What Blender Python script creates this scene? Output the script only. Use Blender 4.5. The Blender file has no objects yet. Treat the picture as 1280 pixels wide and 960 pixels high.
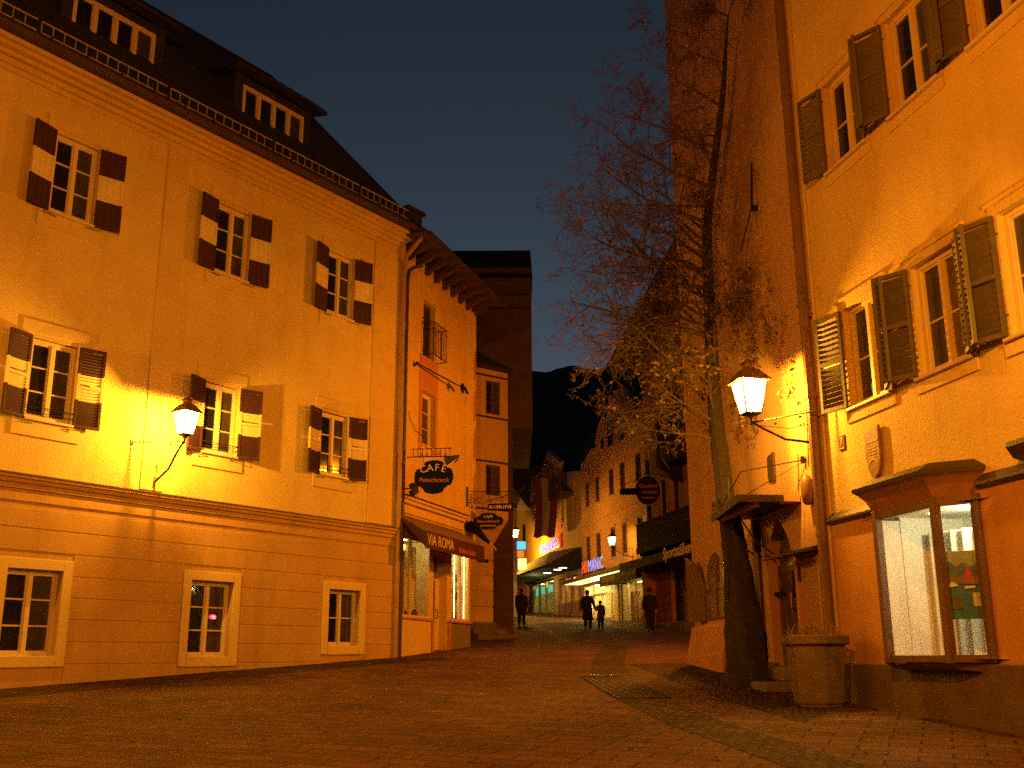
import bpy, bmesh, math, random
from mathutils import Vector, Matrix
R = math.radians
scene = bpy.context.scene
COL = scene.collection

# ------------------------------------------------------------------ camera, sky, exposure
F_PX, PITCH, ROLL, EYE = 1294.0, R(14.83), R(-0.3), 1.6
_r0 = Vector((1, 0, 0)); _u0 = Vector((0, -math.sin(PITCH), math.cos(PITCH)))
FWD = Vector((0, math.cos(PITCH), math.sin(PITCH)))
RGT = _r0 * math.cos(ROLL) + _u0 * math.sin(ROLL)
UPV = _u0 * math.cos(ROLL) - _r0 * math.sin(ROLL)
CAM = Vector((0, 0, EYE))
cd = bpy.data.cameras.new('camera'); cam = bpy.data.objects.new('camera', cd); COL.objects.link(cam)
m3 = Matrix((RGT, UPV, -FWD)).transposed()
cam.matrix_world = Matrix.Translation(CAM) @ m3.to_4x4()
cd.sensor_width = 36.0; cd.lens = 36.0 * F_PX / 1280.0; cd.clip_start = 0.05; cd.clip_end = 3000
scene.camera = cam
w = bpy.data.worlds.new('World'); scene.world = w; w.use_nodes = True
wn, wl = w.node_tree.nodes, w.node_tree.links
bg = wn['Background']
sky = wn.new('ShaderNodeTexSky'); sky.sky_type = 'NISHITA'; sky.sun_disc = False
sky.sun_elevation = R(-1.0); sky.sun_rotation = R(0); sky.altitude = 0; sky.air_density = 1.0; sky.dust_density = 1.0; sky.ozone_density = 2.2
gm = wn.new('ShaderNodeGamma'); gm.inputs[1].default_value = 1.95
wl.new(sky.outputs[0], gm.inputs[0]); hs_ = wn.new('ShaderNodeHueSaturation'); hs_.inputs['Saturation'].default_value = .62; hs_.inputs['Hue'].default_value = .465; hs_.inputs['Value'].default_value = .95
wl.new(gm.outputs[0], hs_.inputs['Color']); wl.new(hs_.outputs[0], bg.inputs['Color']); bg.inputs['Strength'].default_value = 0.25
scene.view_settings.view_transform = 'Standard'; scene.view_settings.look = 'None'
scene.view_settings.exposure = 0.0; scene.view_settings.gamma = 1.0
scene.render.engine = 'CYCLES'
scene.cycles.use_denoising = False
scene.cycles.max_bounces = 6; scene.cycles.diffuse_bounces = 3; scene.cycles.transparent_max_bounces = 12
scene.cycles.sample_clamp_indirect = 4.0
SODIUM = (1.0, 0.27, 0.003)
LANTERN = (1.0, 0.42, 0.03)
WARM = (1.0, 0.70, 0.26)

# ------------------------------------------------------------------ helpers
def ray(px, py):
    return RGT * ((px - 640) / F_PX) - UPV * ((py - 480) / F_PX) + FWD
def at(px, py, Y):
    d = ray(px, py); return CAM + d * (Y / d.y)
def ground_z(x, y):
    return 0.06 * max(-25, min(y, 130))
class Frame:
    """a wall: x runs to the viewer's right along it, -y points out to the street"""
    def __init__(s, ox, oy, az):
        s.o = Vector((ox, oy, 0)); a = R(az)
        s.X = Vector((math.sin(a), math.cos(a), 0)); s.Y = Vector((-s.X.y, s.X.x, 0)); s.rot = math.atan2(s.X.y, s.X.x)
    def P(s, u, y, z):
        return s.o + s.X * u + s.Y * y + Vector((0, 0, z))
    def uv(s, px, py, out=0.0):
        d = ray(px, py); P0 = s.o - s.Y * out; N = s.Y
        t = (P0 - CAM).dot(N) / d.dot(N); Q = CAM + d * t
        return (Q - s.o).dot(s.X), Q.z
    def at(s, u, y=0.0):
        return Frame2(s, u, y)
def Frame2(s, u, y):
    f = Frame(0, 0, 0); f.o = s.o + s.X * u + s.Y * y; f.X = s.X; f.Y = s.Y; f.rot = s.rot; return f

# ---- materials
MATS = {}
def _nodes(name):
    m = bpy.data.materials.new(name); m.use_nodes = True
    n, l = m.node_tree.nodes, m.node_tree.links
    return m, n, l, n['Principled BSDF']
def mat(name, col, rough=0.7, var=0.12, nscale=3.0, bump=0.0, bscale=40.0, metal=0.0, stain=0.0, spec=0.5, wave=None):
    if name in MATS: return MATS[name]
    m, n, l, b = _nodes(name)
    tc = n.new('ShaderNodeTexCoord')
    nz = n.new('ShaderNodeTexNoise'); nz.inputs['Scale'].default_value = nscale; nz.inputs['Detail'].default_value = 6; nz.inputs['Roughness'].default_value = 0.62
    l.new(tc.outputs['Object'], nz.inputs['Vector'])
    cr = n.new('ShaderNodeMapRange'); cr.inputs[1].default_value = 0.28; cr.inputs[2].default_value = 0.72
    cr.inputs[3].default_value = 1 - var; cr.inputs[4].default_value = 1 + var
    l.new(nz.outputs['Fac'], cr.inputs[0])
    mul = n.new('ShaderNodeVectorMath'); mul.operation = 'SCALE'; mul.inputs[0].default_value = col
    l.new(cr.outputs[0], mul.inputs['Scale'])
    src = mul.outputs[0]
    if stain:
        mp = n.new('ShaderNodeMapping'); mp.inputs['Scale'].default_value = (1.6, 1.6, 0.22); l.new(tc.outputs['Object'], mp.inputs['Vector'])
        n2 = n.new('ShaderNodeTexNoise'); n2.inputs['Scale'].default_value = 1.3; n2.inputs['Detail'].default_value = 8; n2.inputs['Roughness'].default_value = 0.7
        l.new(mp.outputs[0], n2.inputs['Vector'])
        c2 = n.new('ShaderNodeMapRange'); c2.inputs[1].default_value = 0.5; c2.inputs[2].default_value = 0.8; c2.inputs[3].default_value = 1.0; c2.inputs[4].default_value = 1 - stain
        l.new(n2.outputs['Fac'], c2.inputs[0])
        m2 = n.new('ShaderNodeVectorMath'); m2.operation = 'SCALE'; l.new(src, m2.inputs[0]); l.new(c2.outputs[0], m2.inputs['Scale']); src = m2.outputs[0]
    l.new(src, b.inputs['Base Color'])
    b.inputs['Roughness'].default_value = rough; b.inputs['Metallic'].default_value = metal
    b.inputs['Specular IOR Level'].default_value = spec
    if bump:
        nb = n.new('ShaderNodeTexNoise'); nb.inputs['Scale'].default_value = bscale; nb.inputs['Detail'].default_value = 5; nb.inputs['Roughness'].default_value = 0.6
        l.new(tc.outputs['Object'], nb.inputs['Vector'])
        bp = n.new('ShaderNodeBump'); bp.inputs['Strength'].default_value = min(1, bump); bp.inputs['Distance'].default_value = 0.03
        hs = nb.outputs['Fac']
        if wave:
            wv = n.new('ShaderNodeTexWave'); wv.wave_type = 'BANDS'; wv.bands_direction = wave[0]; wv.inputs['Scale'].default_value = wave[1]; wv.inputs['Distortion'].default_value = 0.6; wv.inputs['Detail'].default_value = 2
            l.new(tc.outputs['Object'], wv.inputs['Vector'])
            ad = n.new('ShaderNodeMath'); ad.operation = 'ADD'; l.new(hs, ad.inputs[0]); l.new(wv.outputs['Fac'], ad.inputs[1]); hs = ad.outputs[0]
        l.new(hs, bp.inputs['Height']); l.new(bp.outputs[0], b.inputs['Normal'])
    MATS[name] = m; return m
def emit(name, col, strength, mixbase=None):
    if name in MATS: return MATS[name]
    m, n, l, b = _nodes(name)
    b.inputs['Base Color'].default_value = (*(mixbase or col), 1); b.inputs['Emission Color'].default_value = (*col, 1); b.inputs['Emission Strength'].default_value = strength
    b.inputs['Roughness'].default_value = 0.4
    MATS[name] = m; return m
def glow_glass(name, col, strength):
    """frosted lantern pane: lets the bulb's light through and is itself bright"""
    if name in MATS: return MATS[name]
    m, n, l, b = _nodes(name); n.remove(b)
    tr = n.new('ShaderNodeBsdfTransparent'); em = n.new('ShaderNodeEmission'); em.inputs[0].default_value = (*col, 1); em.inputs[1].default_value = strength
    ad = n.new('ShaderNodeAddShader'); l.new(tr.outputs[0], ad.inputs[0]); l.new(em.outputs[0], ad.inputs[1])
    l.new(ad.outputs[0], n['Material Output'].inputs[0]); MATS[name] = m; return m
def clear_glass(name, refl=0.08):
    if name in MATS: return MATS[name]
    m, n, l, b = _nodes(name); n.remove(b)
    tr = n.new('ShaderNodeBsdfTransparent'); gl = n.new('ShaderNodeBsdfGlossy'); gl.inputs['Roughness'].default_value = 0.02
    tr.inputs[0].default_value = (0.93, 0.95, 0.92, 1)
    mx = n.new('ShaderNodeMixShader'); fr = n.new('ShaderNodeLayerWeight'); fr.inputs[0].default_value = .5; pw = n.new('ShaderNodeMath'); pw.operation = 'POWER'; pw.inputs[1].default_value = 4; l.new(fr.outputs['Facing'], pw.inputs[0]); ma = n.new('ShaderNodeMath'); ma.operation = 'MULTIPLY_ADD'; ma.inputs[1].default_value = .5; ma.inputs[2].default_value = .04; l.new(pw.outputs[0], ma.inputs[0])
    l.new(ma.outputs[0], mx.inputs[0]); l.new(tr.outputs[0], mx.inputs[1]); l.new(gl.outputs[0], mx.inputs[2])
    l.new(mx.outputs[0], n['Material Output'].inputs[0]); MATS[name] = m; return m
def paving(name, col, bw, bh, rot, joint=0.018, var=0.35, distort=0.02, bump=0.6, jd=0.3):
    if name in MATS: return MATS[name]
    m, n, l, b = _nodes(name)
    tc = n.new('ShaderNodeTexCoord'); mp = n.new('ShaderNodeMapping'); mp.inputs['Rotation'].default_value = (0, 0, R(rot)); l.new(tc.outputs['Object'], mp.inputs[0])
    nz = n.new('ShaderNodeTexNoise'); nz.inputs['Scale'].default_value = 1.7; nz.inputs['Detail'].default_value = 4; l.new(mp.outputs[0], nz.inputs['Vector'])
    mx = n.new('ShaderNodeVectorMath'); mx.operation = 'MULTIPLY_ADD'; l.new(nz.outputs['Color'], mx.inputs[0]); mx.inputs[1].default_value = (distort * 4,) * 3; l.new(mp.outputs[0], mx.inputs[2])
    br = n.new('ShaderNodeTexBrick'); br.inputs['Scale'].default_value = 1.0; br.inputs['Brick Width'].default_value = bw; br.inputs['Row Height'].default_value = bh
    br.inputs['Mortar Size'].default_value = joint; br.inputs['Mortar Smooth'].default_value = 0.4; br.inputs['Bias'].default_value = 0.0
    a = [c * (1 - var) for c in col]; c2 = [c * (1 + var) for c in col]
    br.inputs['Color1'].default_value = (*a, 1); br.inputs['Color2'].default_value = (*c2, 1); br.inputs['Mortar'].default_value = (*[c * jd for c in col], 1)
    l.new(mx.outputs[0], br.inputs['Vector'])
    n2 = n.new('ShaderNodeTexNoise'); n2.inputs['Scale'].default_value = 0.7; n2.inputs['Detail'].default_value = 8; n2.inputs['Roughness'].default_value = 0.68; l.new(tc.outputs['Object'], n2.inputs['Vector'])
    mr = n.new('ShaderNodeMapRange'); mr.inputs[1].default_value = 0.3; mr.inputs[2].default_value = 0.7; mr.inputs[3].default_value = 0.6; mr.inputs[4].default_value = 1.25; l.new(n2.outputs['Fac'], mr.inputs[0])
    sc = n.new('ShaderNodeVectorMath'); sc.operation = 'SCALE'; l.new(br.outputs['Color'], sc.inputs[0]); l.new(mr.outputs[0], sc.inputs['Scale'])
    l.new(sc.outputs[0], b.inputs['Base Color']); b.inputs['Roughness'].default_value = 0.8; b.inputs['Specular IOR Level'].default_value = .15
    n3 = n.new('ShaderNodeTexNoise'); n3.inputs['Scale'].default_value = 22; n3.inputs['Detail'].default_value = 6; l.new(tc.outputs['Object'], n3.inputs['Vector'])
    mm = n.new('ShaderNodeMath'); mm.operation = 'MULTIPLY_ADD'; l.new(br.outputs['Fac'], mm.inputs[0]); mm.inputs[1].default_value = -1.0; l.new(n3.outputs['Fac'], mm.inputs[2])
    bp = n.new('ShaderNodeBump'); bp.inputs['Strength'].default_value = bump; bp.inputs['Distance'].default_value = 0.02; l.new(mm.outputs[0], bp.inputs['Height']); l.new(bp.outputs[0], b.inputs['Normal'])
    MATS[name] = m; return m

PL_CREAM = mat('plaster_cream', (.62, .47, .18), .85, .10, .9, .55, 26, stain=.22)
PL_CREAM2 = mat('plaster_cream_smooth', (.58, .42, .16), .85, .08, 1.2, .25, 40, stain=.12)
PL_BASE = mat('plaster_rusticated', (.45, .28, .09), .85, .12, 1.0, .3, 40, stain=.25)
PL_TRIM = mat('plaster_white_trim', (.60, .46, .20), .8, .06, 2, .15, 50, stain=.1)
PL_YEL = mat('plaster_yellow', (.62, .43, .13), .85, .12, .9, .7, 20, stain=.25)
PL_OCHRE = mat('plaster_ochre', (.46, .23, .06), .85, .12, 1.0, .35, 30, stain=.25)
PL_TOWER = mat('plaster_tower', (.42, .24, .105), .88, .16, .7, .45, 18, stain=.35)
PL_PLINTH = mat('plaster_plinth', (.11, .07, .045), .9, .2, 3, .5, 30, stain=.3)
PL_CAFE = mat('plaster_cafe', (.56, .37, .11), .85, .10, 1.2, .35, 30, stain=.2)
PL_PINK = mat('plaster_salmon', (.42, .23, .08), .88, .14, .6, .4, 25, stain=.3)
PL_BANK = mat('plaster_pale', (.46, .29, .10), .88, .12, .6, .35, 25, stain=.3)
PL_RED = mat('plaster_red_ochre', (.42, .17, .06), .85, .12, 1, .35, 30, stain=.2)
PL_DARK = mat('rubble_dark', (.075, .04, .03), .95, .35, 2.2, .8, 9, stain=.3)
STONE = mat('stone', (.19, .145, .085), .85, .25, 5, .5, 30, stain=.45)
STONE_D = mat('stone_dark', (.13, .10, .07), .85, .25, 5, .5, 30, stain=.3)
ROOF = mat('roof_tiles', (.022, .018, .014), .85, .3, 2.5, .7, 12, wave=('Z', 3.2))
ROOFR = mat('roof_tiles_red', (.055, .026, .017), .85, .3, 2.5, .7, 12, wave=('Z', 3.2))
WOOD_D = mat('wood_dark', (.06, .032, .018), .7, .35, 6, .4, 30, wave=('X', 4))
WOOD_B = mat('wood_brown', (.11, .052, .026), .55, .25, 5, .25, 40)
FRAME = mat('window_paint', (.64, .54, .36), .45, .06, 4, .08, 60)
FRAME_Y = mat('window_paint_yellowed', (.60, .46, .24), .5, .08, 4, .1, 60)
IRON = mat('wrought_iron', (.028, .022, .02), .5, .25, 12, .2, 60, metal=.6)
ZINC = mat('zinc_sheet', (.17, .12, .08), .45, .2, 4, .1, 40, metal=.5)
PIPE_P = mat('painted_pipe', (.30, .17, .08), .5, .15, 4, .1, 40)
PIPE_R = mat('brown_pipe', (.15, .075, .035), .5, .15, 4, .1, 40)
CANOPY = mat('canopy_sheet', (.022, .015, .010), .6, .3, 4, .1, 30)
PIPE_D = mat('dark_pipe', (.05, .03, .02), .45, .2, 4, .1, 40)
PURPLE = mat('shutter_dark_red', (.042, .010, .022), .8, .2, 7, .15, 60)
SH_WHITE = mat('shutter_white', (.68, .57, .34), .55, .12, 7, .15, 60)
GREEN = mat('shutter_green', (.105, .075, .028), .6, .22, 7, .2, 60)
GLASS_D = mat('glass_dark', (.012, .012, .012), .06, .3, 1.5, 0, spec=.6)
GLASS_C = mat('glass_curtained', (.055, .045, .03), .10, .35, 2.5, 0, spec=.6)
GLASS_L = mat('glass_lace_curtain', (.11, .075, .035), .16, .5, 5, 0, spec=.5)
CLEAR = clear_glass('shop_glass')
WHITE = mat('white_paint', (.78, .74, .62), .7, .03, 2)
CURTAIN = mat('curtain_white', (.72, .68, .54), .9, .06, 6)
BLACK = mat('sign_black_green', (.006, .008, .006), .85, .3, 6, spec=.15)
BALC = mat('balcony_timber', (.020, .013, .008), .85, .4, 5, .4, 30, spec=.2)
MAROON = mat('awning_maroon', (.050, .006, .010), .8, .15, 6, .1, 50)
AWN_T = mat('awning_canvas', (.16, .10, .05), .85, .2, 6, .2, 50)
AWN_G = mat('awning_dark_green', (.02, .026, .014), .8, .2, 6, .2, 50)
LETTER = mat('letter_cream', (.62, .45, .26), .5, .05)
LETTER_R = mat('letter_orange', (.50, .13, .045), .5, .05)
BARK = mat('bark', (.026, .015, .006), .9, .5, 9, 1.0, 34)
TWIG = mat('twig', (.070, .040, .016), .85, .3, 6, .3, 40)
LEAF = mat('dry_leaf', (.13, .075, .028), .7, .4, 3, .2, 30)
SKIN = mat('skin', (.45, .27, .18), .6, .06)
HAIR = mat('hair_dark', (.02, .015, .012), .7, .2, 20, .3, 80)
COAT = mat('coat_black', (.012, .011, .011), .9, .2, 8, .2, 60)
COATB = mat('coat_brown', (.045, .028, .018), .9, .2, 8, .2, 60)
TROUS = mat('trousers_dark', (.016, .015, .016), .9, .2, 8, .2, 60)
SOIL = mat('soil', (.05, .035, .02), .95, .4, 20, .8, 60)
FOREST = mat('forest_night', (.020, .026, .014), .95, .5, .08, .8, .5)
RED_HUT = mat('red_boards', (.33, .06, .03), .7, .2, 4, .3, 30, wave=('X', 5))
FLAG_R = mat('flag_red', (.10, .010, .008), .85, .1)
FLAG_W = mat('flag_white', (.22, .16, .09), .85, .1)
GLAZE = glow_glass('lantern_glass', (1.0, .74, .26), 3.6)
BULB = emit('lamp_bulb', (1.0, .7, .3), 12.0)
SPOT = emit('spot_face', (1.0, .9, .65), 10.0)
for _m in (BULB, SPOT): _m.cycles.emission_sampling = 'NONE'

# ---- mesh builder
class MB:
    def __init__(s, off=(0, 0, 0)):
        s.v = []; s.f = []; s.m = []; s.off = Vector(off)
    def face(s, pts, mi=0):
        i = len(s.v); s.v.extend(Vector(p) for p in pts); s.f.append(tuple(range(i, i + len(pts)))); s.m.append(mi)
    def box(s, x0, x1, y0, y1, z0, z1, mi=0):
        if x0 > x1: x0, x1 = x1, x0
        if y0 > y1: y0, y1 = y1, y0
        if z0 > z1: z0, z1 = z1, z0
        i = len(s.v)
        s.v.extend(Vector(p) for p in ((x0, y0, z0), (x1, y0, z0), (x1, y1, z0), (x0, y1, z0), (x0, y0, z1), (x1, y0, z1), (x1, y1, z1), (x0, y1, z1)))
        for q in ((0, 3, 2, 1), (4, 5, 6, 7), (0, 1, 5, 4), (1, 2, 6, 5), (2, 3, 7, 6), (3, 0, 4, 7)):
            s.f.append(tuple(i + k for k in q)); s.m.append(mi)
    def obox(s, c, ax, ay, az, mi=0):
        """box at centre c with half-axis vectors"""
        c, ax, ay, az = Vector(c), Vector(ax), Vector(ay), Vector(az); i = len(s.v)
        for dz in (-1, 1):
            for dx, dy in ((-1, -1), (1, -1), (1, 1), (-1, 1)): s.v.append(c + ax * dx + ay * dy + az * dz)
        for q in ((0, 3, 2, 1), (4, 5, 6, 7), (0, 1, 5, 4), (1, 2, 6, 5), (2, 3, 7, 6), (3, 0, 4, 7)):
            s.f.append(tuple(i + k for k in q)); s.m.append(mi)
    def prism(s, poly, a, b, axis='y', mi=0):
        """polygon in (x,z) [axis y], (x,y) [axis z] or (y,z) [axis x], extruded from a to b"""
        mk = {'y': lambda p, t: (p[0], t, p[1]), 'z': lambda p, t: (p[0], p[1], t), 'x': lambda p, t: (t, p[0], p[1])}[axis]
        n = len(poly); i = len(s.v)
        s.v.extend(Vector(mk(p, a)) for p in poly); s.v.extend(Vector(mk(p, b)) for p in poly)
        s.f.append(tuple(range(i, i + n))); s.f.append(tuple(range(i + 2 * n - 1, i + n - 1, -1))); s.m += [mi, mi]
        for k in range(n):
            k2 = (k + 1) % n; s.f.append((i + k, i + n + k, i + n + k2, i + k2)); s.m.append(mi)
    def tube(s, pts, r, n=8, mi=0, cap=True):
        pts = [Vector(p) for p in pts]; rs = r if isinstance(r, (list, tuple)) else [r] * len(pts)
        i0 = len(s.v); prev = None
        for k, p in enumerate(pts):
            d = (pts[min(k + 1, len(pts) - 1)] - pts[max(k - 1, 0)])
            d = d.normalized() if d.length > 1e-9 else Vector((0, 0, 1))
            if prev is None:
                a = d.cross(Vector((0, 0, 1)));
                if a.length < 1e-3: a = d.cross(Vector((1, 0, 0)))
            else:
                a = prev - d * prev.dot(d)
                if a.length < 1e-6: a = d.orthogonal()
            a.normalize(); prev = a; b = d.cross(a)
            for j in range(n):
                t = 2 * math.pi * j / n; s.v.append(p + (a * math.cos(t) + b * math.sin(t)) * rs[k])
        for k in range(len(pts) - 1):
            for j in range(n):
                j2 = (j + 1) % n; A = i0 + k * n; s.f.append((A + j, A + j2, A + n + j2, A + n + j)); s.m.append(mi)
        if cap:
            s.f.append(tuple(i0 + j for j in range(n - 1, -1, -1))); s.m.append(mi)
            e = i0 + (len(pts) - 1) * n; s.f.append(tuple(e + j for j in range(n))); s.m.append(mi)
    def loft(s, rings, mi=0, cap=True):
        """rings: lists of points of equal count"""
        i0 = len(s.v); n = len(rings[0])
        for rg in rings: s.v.extend(Vector(p) for p in rg)
        for k in range(len(rings) - 1):
            for j in range(n):
                j2 = (j + 1) % n; A = i0 + k * n; s.f.append((A + j, A + j2, A + n + j2, A + n + j)); s.m.append(mi)
        if cap:
            s.f.append(tuple(i0 + j for j in range(n - 1, -1, -1))); s.m.append(mi)
            e = i0 + (len(rings) - 1) * n; s.f.append(tuple(e + j for j in range(n))); s.m.append(mi)
    def lathe(s, prof, c=(0, 0, 0), n=12, rot=0.0, mi=0, sq=None):
        rings = []
        for r, z in prof:
            rings.append([(c[0] + r * math.cos(2 * math.pi * j / n + rot), c[1] + r * math.sin(2 * math.pi * j / n + rot), c[2] + z) for j in range(n)])
        s.loft(rings, mi)
    def build(s, name, mats, parent=None, loc=None, smooth=False, bevel=0.0):
        if not isinstance(mats, (list, tuple)): mats = [mats]
        me = bpy.data.meshes.new(name); me.from_pydata([tuple(v - s.off) for v in s.v], [], s.f)
        for m in mats: me.materials.append(m)
        for p, k in zip(me.polygons, s.m): p.material_index = k
        me.validate(); bm = bmesh.new(); bm.from_mesh(me)
        if bevel or smooth: bmesh.ops.remove_doubles(bm, verts=bm.verts, dist=1e-5)
        bmesh.ops.recalc_face_normals(bm, faces=bm.faces)
        if bevel: bmesh.ops.bevel(bm, geom=[e for e in bm.edges if len(e.link_faces) == 2 and e.calc_face_angle(0) > .5], offset=bevel, segments=1, affect='EDGES', clamp_overlap=True)
        bm.to_mesh(me); bm.free()
        if smooth:
            for p in me.polygons: p.use_smooth = True
        o = bpy.data.objects.new(name, me); COL.objects.link(o)
        if parent: o.parent = parent
        if loc: o.location = loc
        return o

def oval(rx, rz, n=28, notch=0.0):
    out = []
    for k in range(n):
        t = 2 * math.pi * k / n; q = 1 - notch * (abs(math.sin(2 * t)) > .88)
        out.append((rx * math.cos(t) * q, rz * math.sin(t) * q))
    return out
def tag(o, label=None, cat=None, group=None, kind=None):
    if label: o['label'] = label
    if cat: o['category'] = cat
    if group: o['group'] = group
    if kind: o['kind'] = kind
    return o
def thing(name, label, cat, fr=None, u=0, y=0, z=0, group=None, rot=None, world=None):
    e = bpy.data.objects.new(name, None); COL.objects.link(e); e.empty_display_size = .3
    e.location = world if world is not None else fr.P(u, y, z)
    e.rotation_euler = (0, 0, (fr.rot if fr else 0) if rot is None else rot)
    return tag(e, label, cat, group)
def dup(root, loc, rot=None, label=None, group=None):
    c = root.copy(); COL.objects.link(c); c.location = loc
    if rot is not None: c.rotation_euler = (0, 0, rot)
    if label: c['label'] = label
    if group: c['group'] = group
    def rec(a, b):
        for ch in list(a.children):
            d = ch.copy(); COL.objects.link(d); d.parent = b; rec(ch, d)
    rec(root, c); return c
def text(body, size, m, parent, loc, ext=.01, name='lettering', align='CENTER', shear=0.0, sx=1.0, rotz=0.0, roty=0.0, bold=0.0, back=None):
    cu = bpy.data.curves.new(name, 'FONT'); cu.body = body; cu.size = size; cu.extrude = ext; cu.align_x = align; cu.align_y = 'CENTER'; cu.shear = shear; cu.offset = bold
    t = bpy.data.objects.new(name + '_tmp', cu); COL.objects.link(t)
    dg = bpy.context.evaluated_depsgraph_get(); me = bpy.data.meshes.new_from_object(t.evaluated_get(dg))
    bpy.data.objects.remove(t)
    me.transform(Matrix.Translation(Vector(loc)) @ Matrix.Rotation(rotz, 4, 'Z') @ Matrix.Rotation(roty, 4, 'Y') @ Matrix.Rotation(R(90), 4, 'X') @ Matrix.Diagonal((sx, 1, 1, 1)))
    me.materials.clear(); me.materials.append(m); me.name = name
    o = bpy.data.objects.new(name, me); COL.objects.link(o); o.parent = parent; return o
def lamp(name, parent, loc, power, col=SODIUM, r=.04):
    ld = bpy.data.lights.new(name, 'POINT'); ld.energy = power; ld.color = col[:3]; ld.shadow_soft_size = r
    o = bpy.data.objects.new(name, ld); COL.objects.link(o); o.parent = parent; o.location = loc; return o

def wall(mb, u0, u1, z0, z1, holes=(), y=0.0, depth=.2, mi=0):
    """front sheet at y with rectangular holes (u0,u1,z0,z1[,depth]) and their reveals"""
    us = sorted({u0, u1, *[h[0] for h in holes], *[h[1] for h in holes]}); zs = sorted({z0, z1, *[h[2] for h in holes], *[h[3] for h in holes]})
    us = [a for a in us if u0 <= a <= u1]; zs = [a for a in zs if z0 <= a <= z1]
    for a, b in zip(us, us[1:]):
        for c, d in zip(zs, zs[1:]):
            mu, mz = (a + b) / 2, (c + d) / 2
            if any(h[0] < mu < h[1] and h[2] < mz < h[3] for h in holes): continue
            mb.face([(a, y, c), (b, y, c), (b, y, d), (a, y, d)], mi)
    for h in holes:
        a, b, c, d = h[:4]; e = y + (h[4] if len(h) > 4 else depth)
        if a < u0 or b > u1 or c < z0 or d > z1: continue
        mb.face([(a, y, c), (a, e, c), (a, e, d), (a, y, d)], mi); mb.face([(b, y, c), (b, y, d), (b, e, d), (b, e, c)], mi)
        mb.face([(a, y, d), (a, e, d), (b, e, d), (b, y, d)], mi); mb.face([(a, y, c), (b, y, c), (b, e, c), (a, e, c)], mi)
def shell(mb, u0, u1, z0, z1, depth, y=0.0, mi=0, top=True):
    """side, back and top faces of a building whose front sheet is made by wall()"""
    mb.face([(u0, y, z0), (u0, y, z1), (u0, y + depth, z1), (u0, y + depth, z0)], mi); mb.face([(u1, y, z0), (u1, y + depth, z0), (u1, y + depth, z1), (u1, y, z1)], mi)
    mb.face([(u0, y + depth, z0), (u0, y + depth, z1), (u1, y + depth, z1), (u1, y + depth, z0)], mi)
    if top: mb.face([(u0, y, z1), (u1, y, z1), (u1, y + depth, z1), (u0, y + depth, z1)], mi)
def arch_pts(u0, u1, zs, zt, n=10, pointed=0.0):
    c = (u0 + u1) / 2; a = (u1 - u0) / 2; out = []
    for k in range(n + 1):
        t = math.pi * k / n; x = math.cos(t)
        z = math.sin(t) * (1 - pointed) + pointed * (1 - abs(x))
        out.append((c + a * x, zs + (zt - zs) * z))
    return out    # right springing -> apex -> left springing
def spandrel(mb, u0, u1, zs, zt, y0, y1, pointed=0.0, mi=0):
    """fills the top of a rectangular hole down to an arch"""
    ap = arch_pts(u0, u1, zs, zt, 12, pointed); h = len(ap) // 2
    mb.prism([(u1, zt)] + ap[:h + 1] if abs(ap[h][1] - zt) > 1e-4 else [(u1, zt + .0)] + ap[:h + 1], y0, y1, 'y', mi)
    mb.prism(ap[h:] + [(u0, zt)], y0, y1, 'y', mi)

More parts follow.
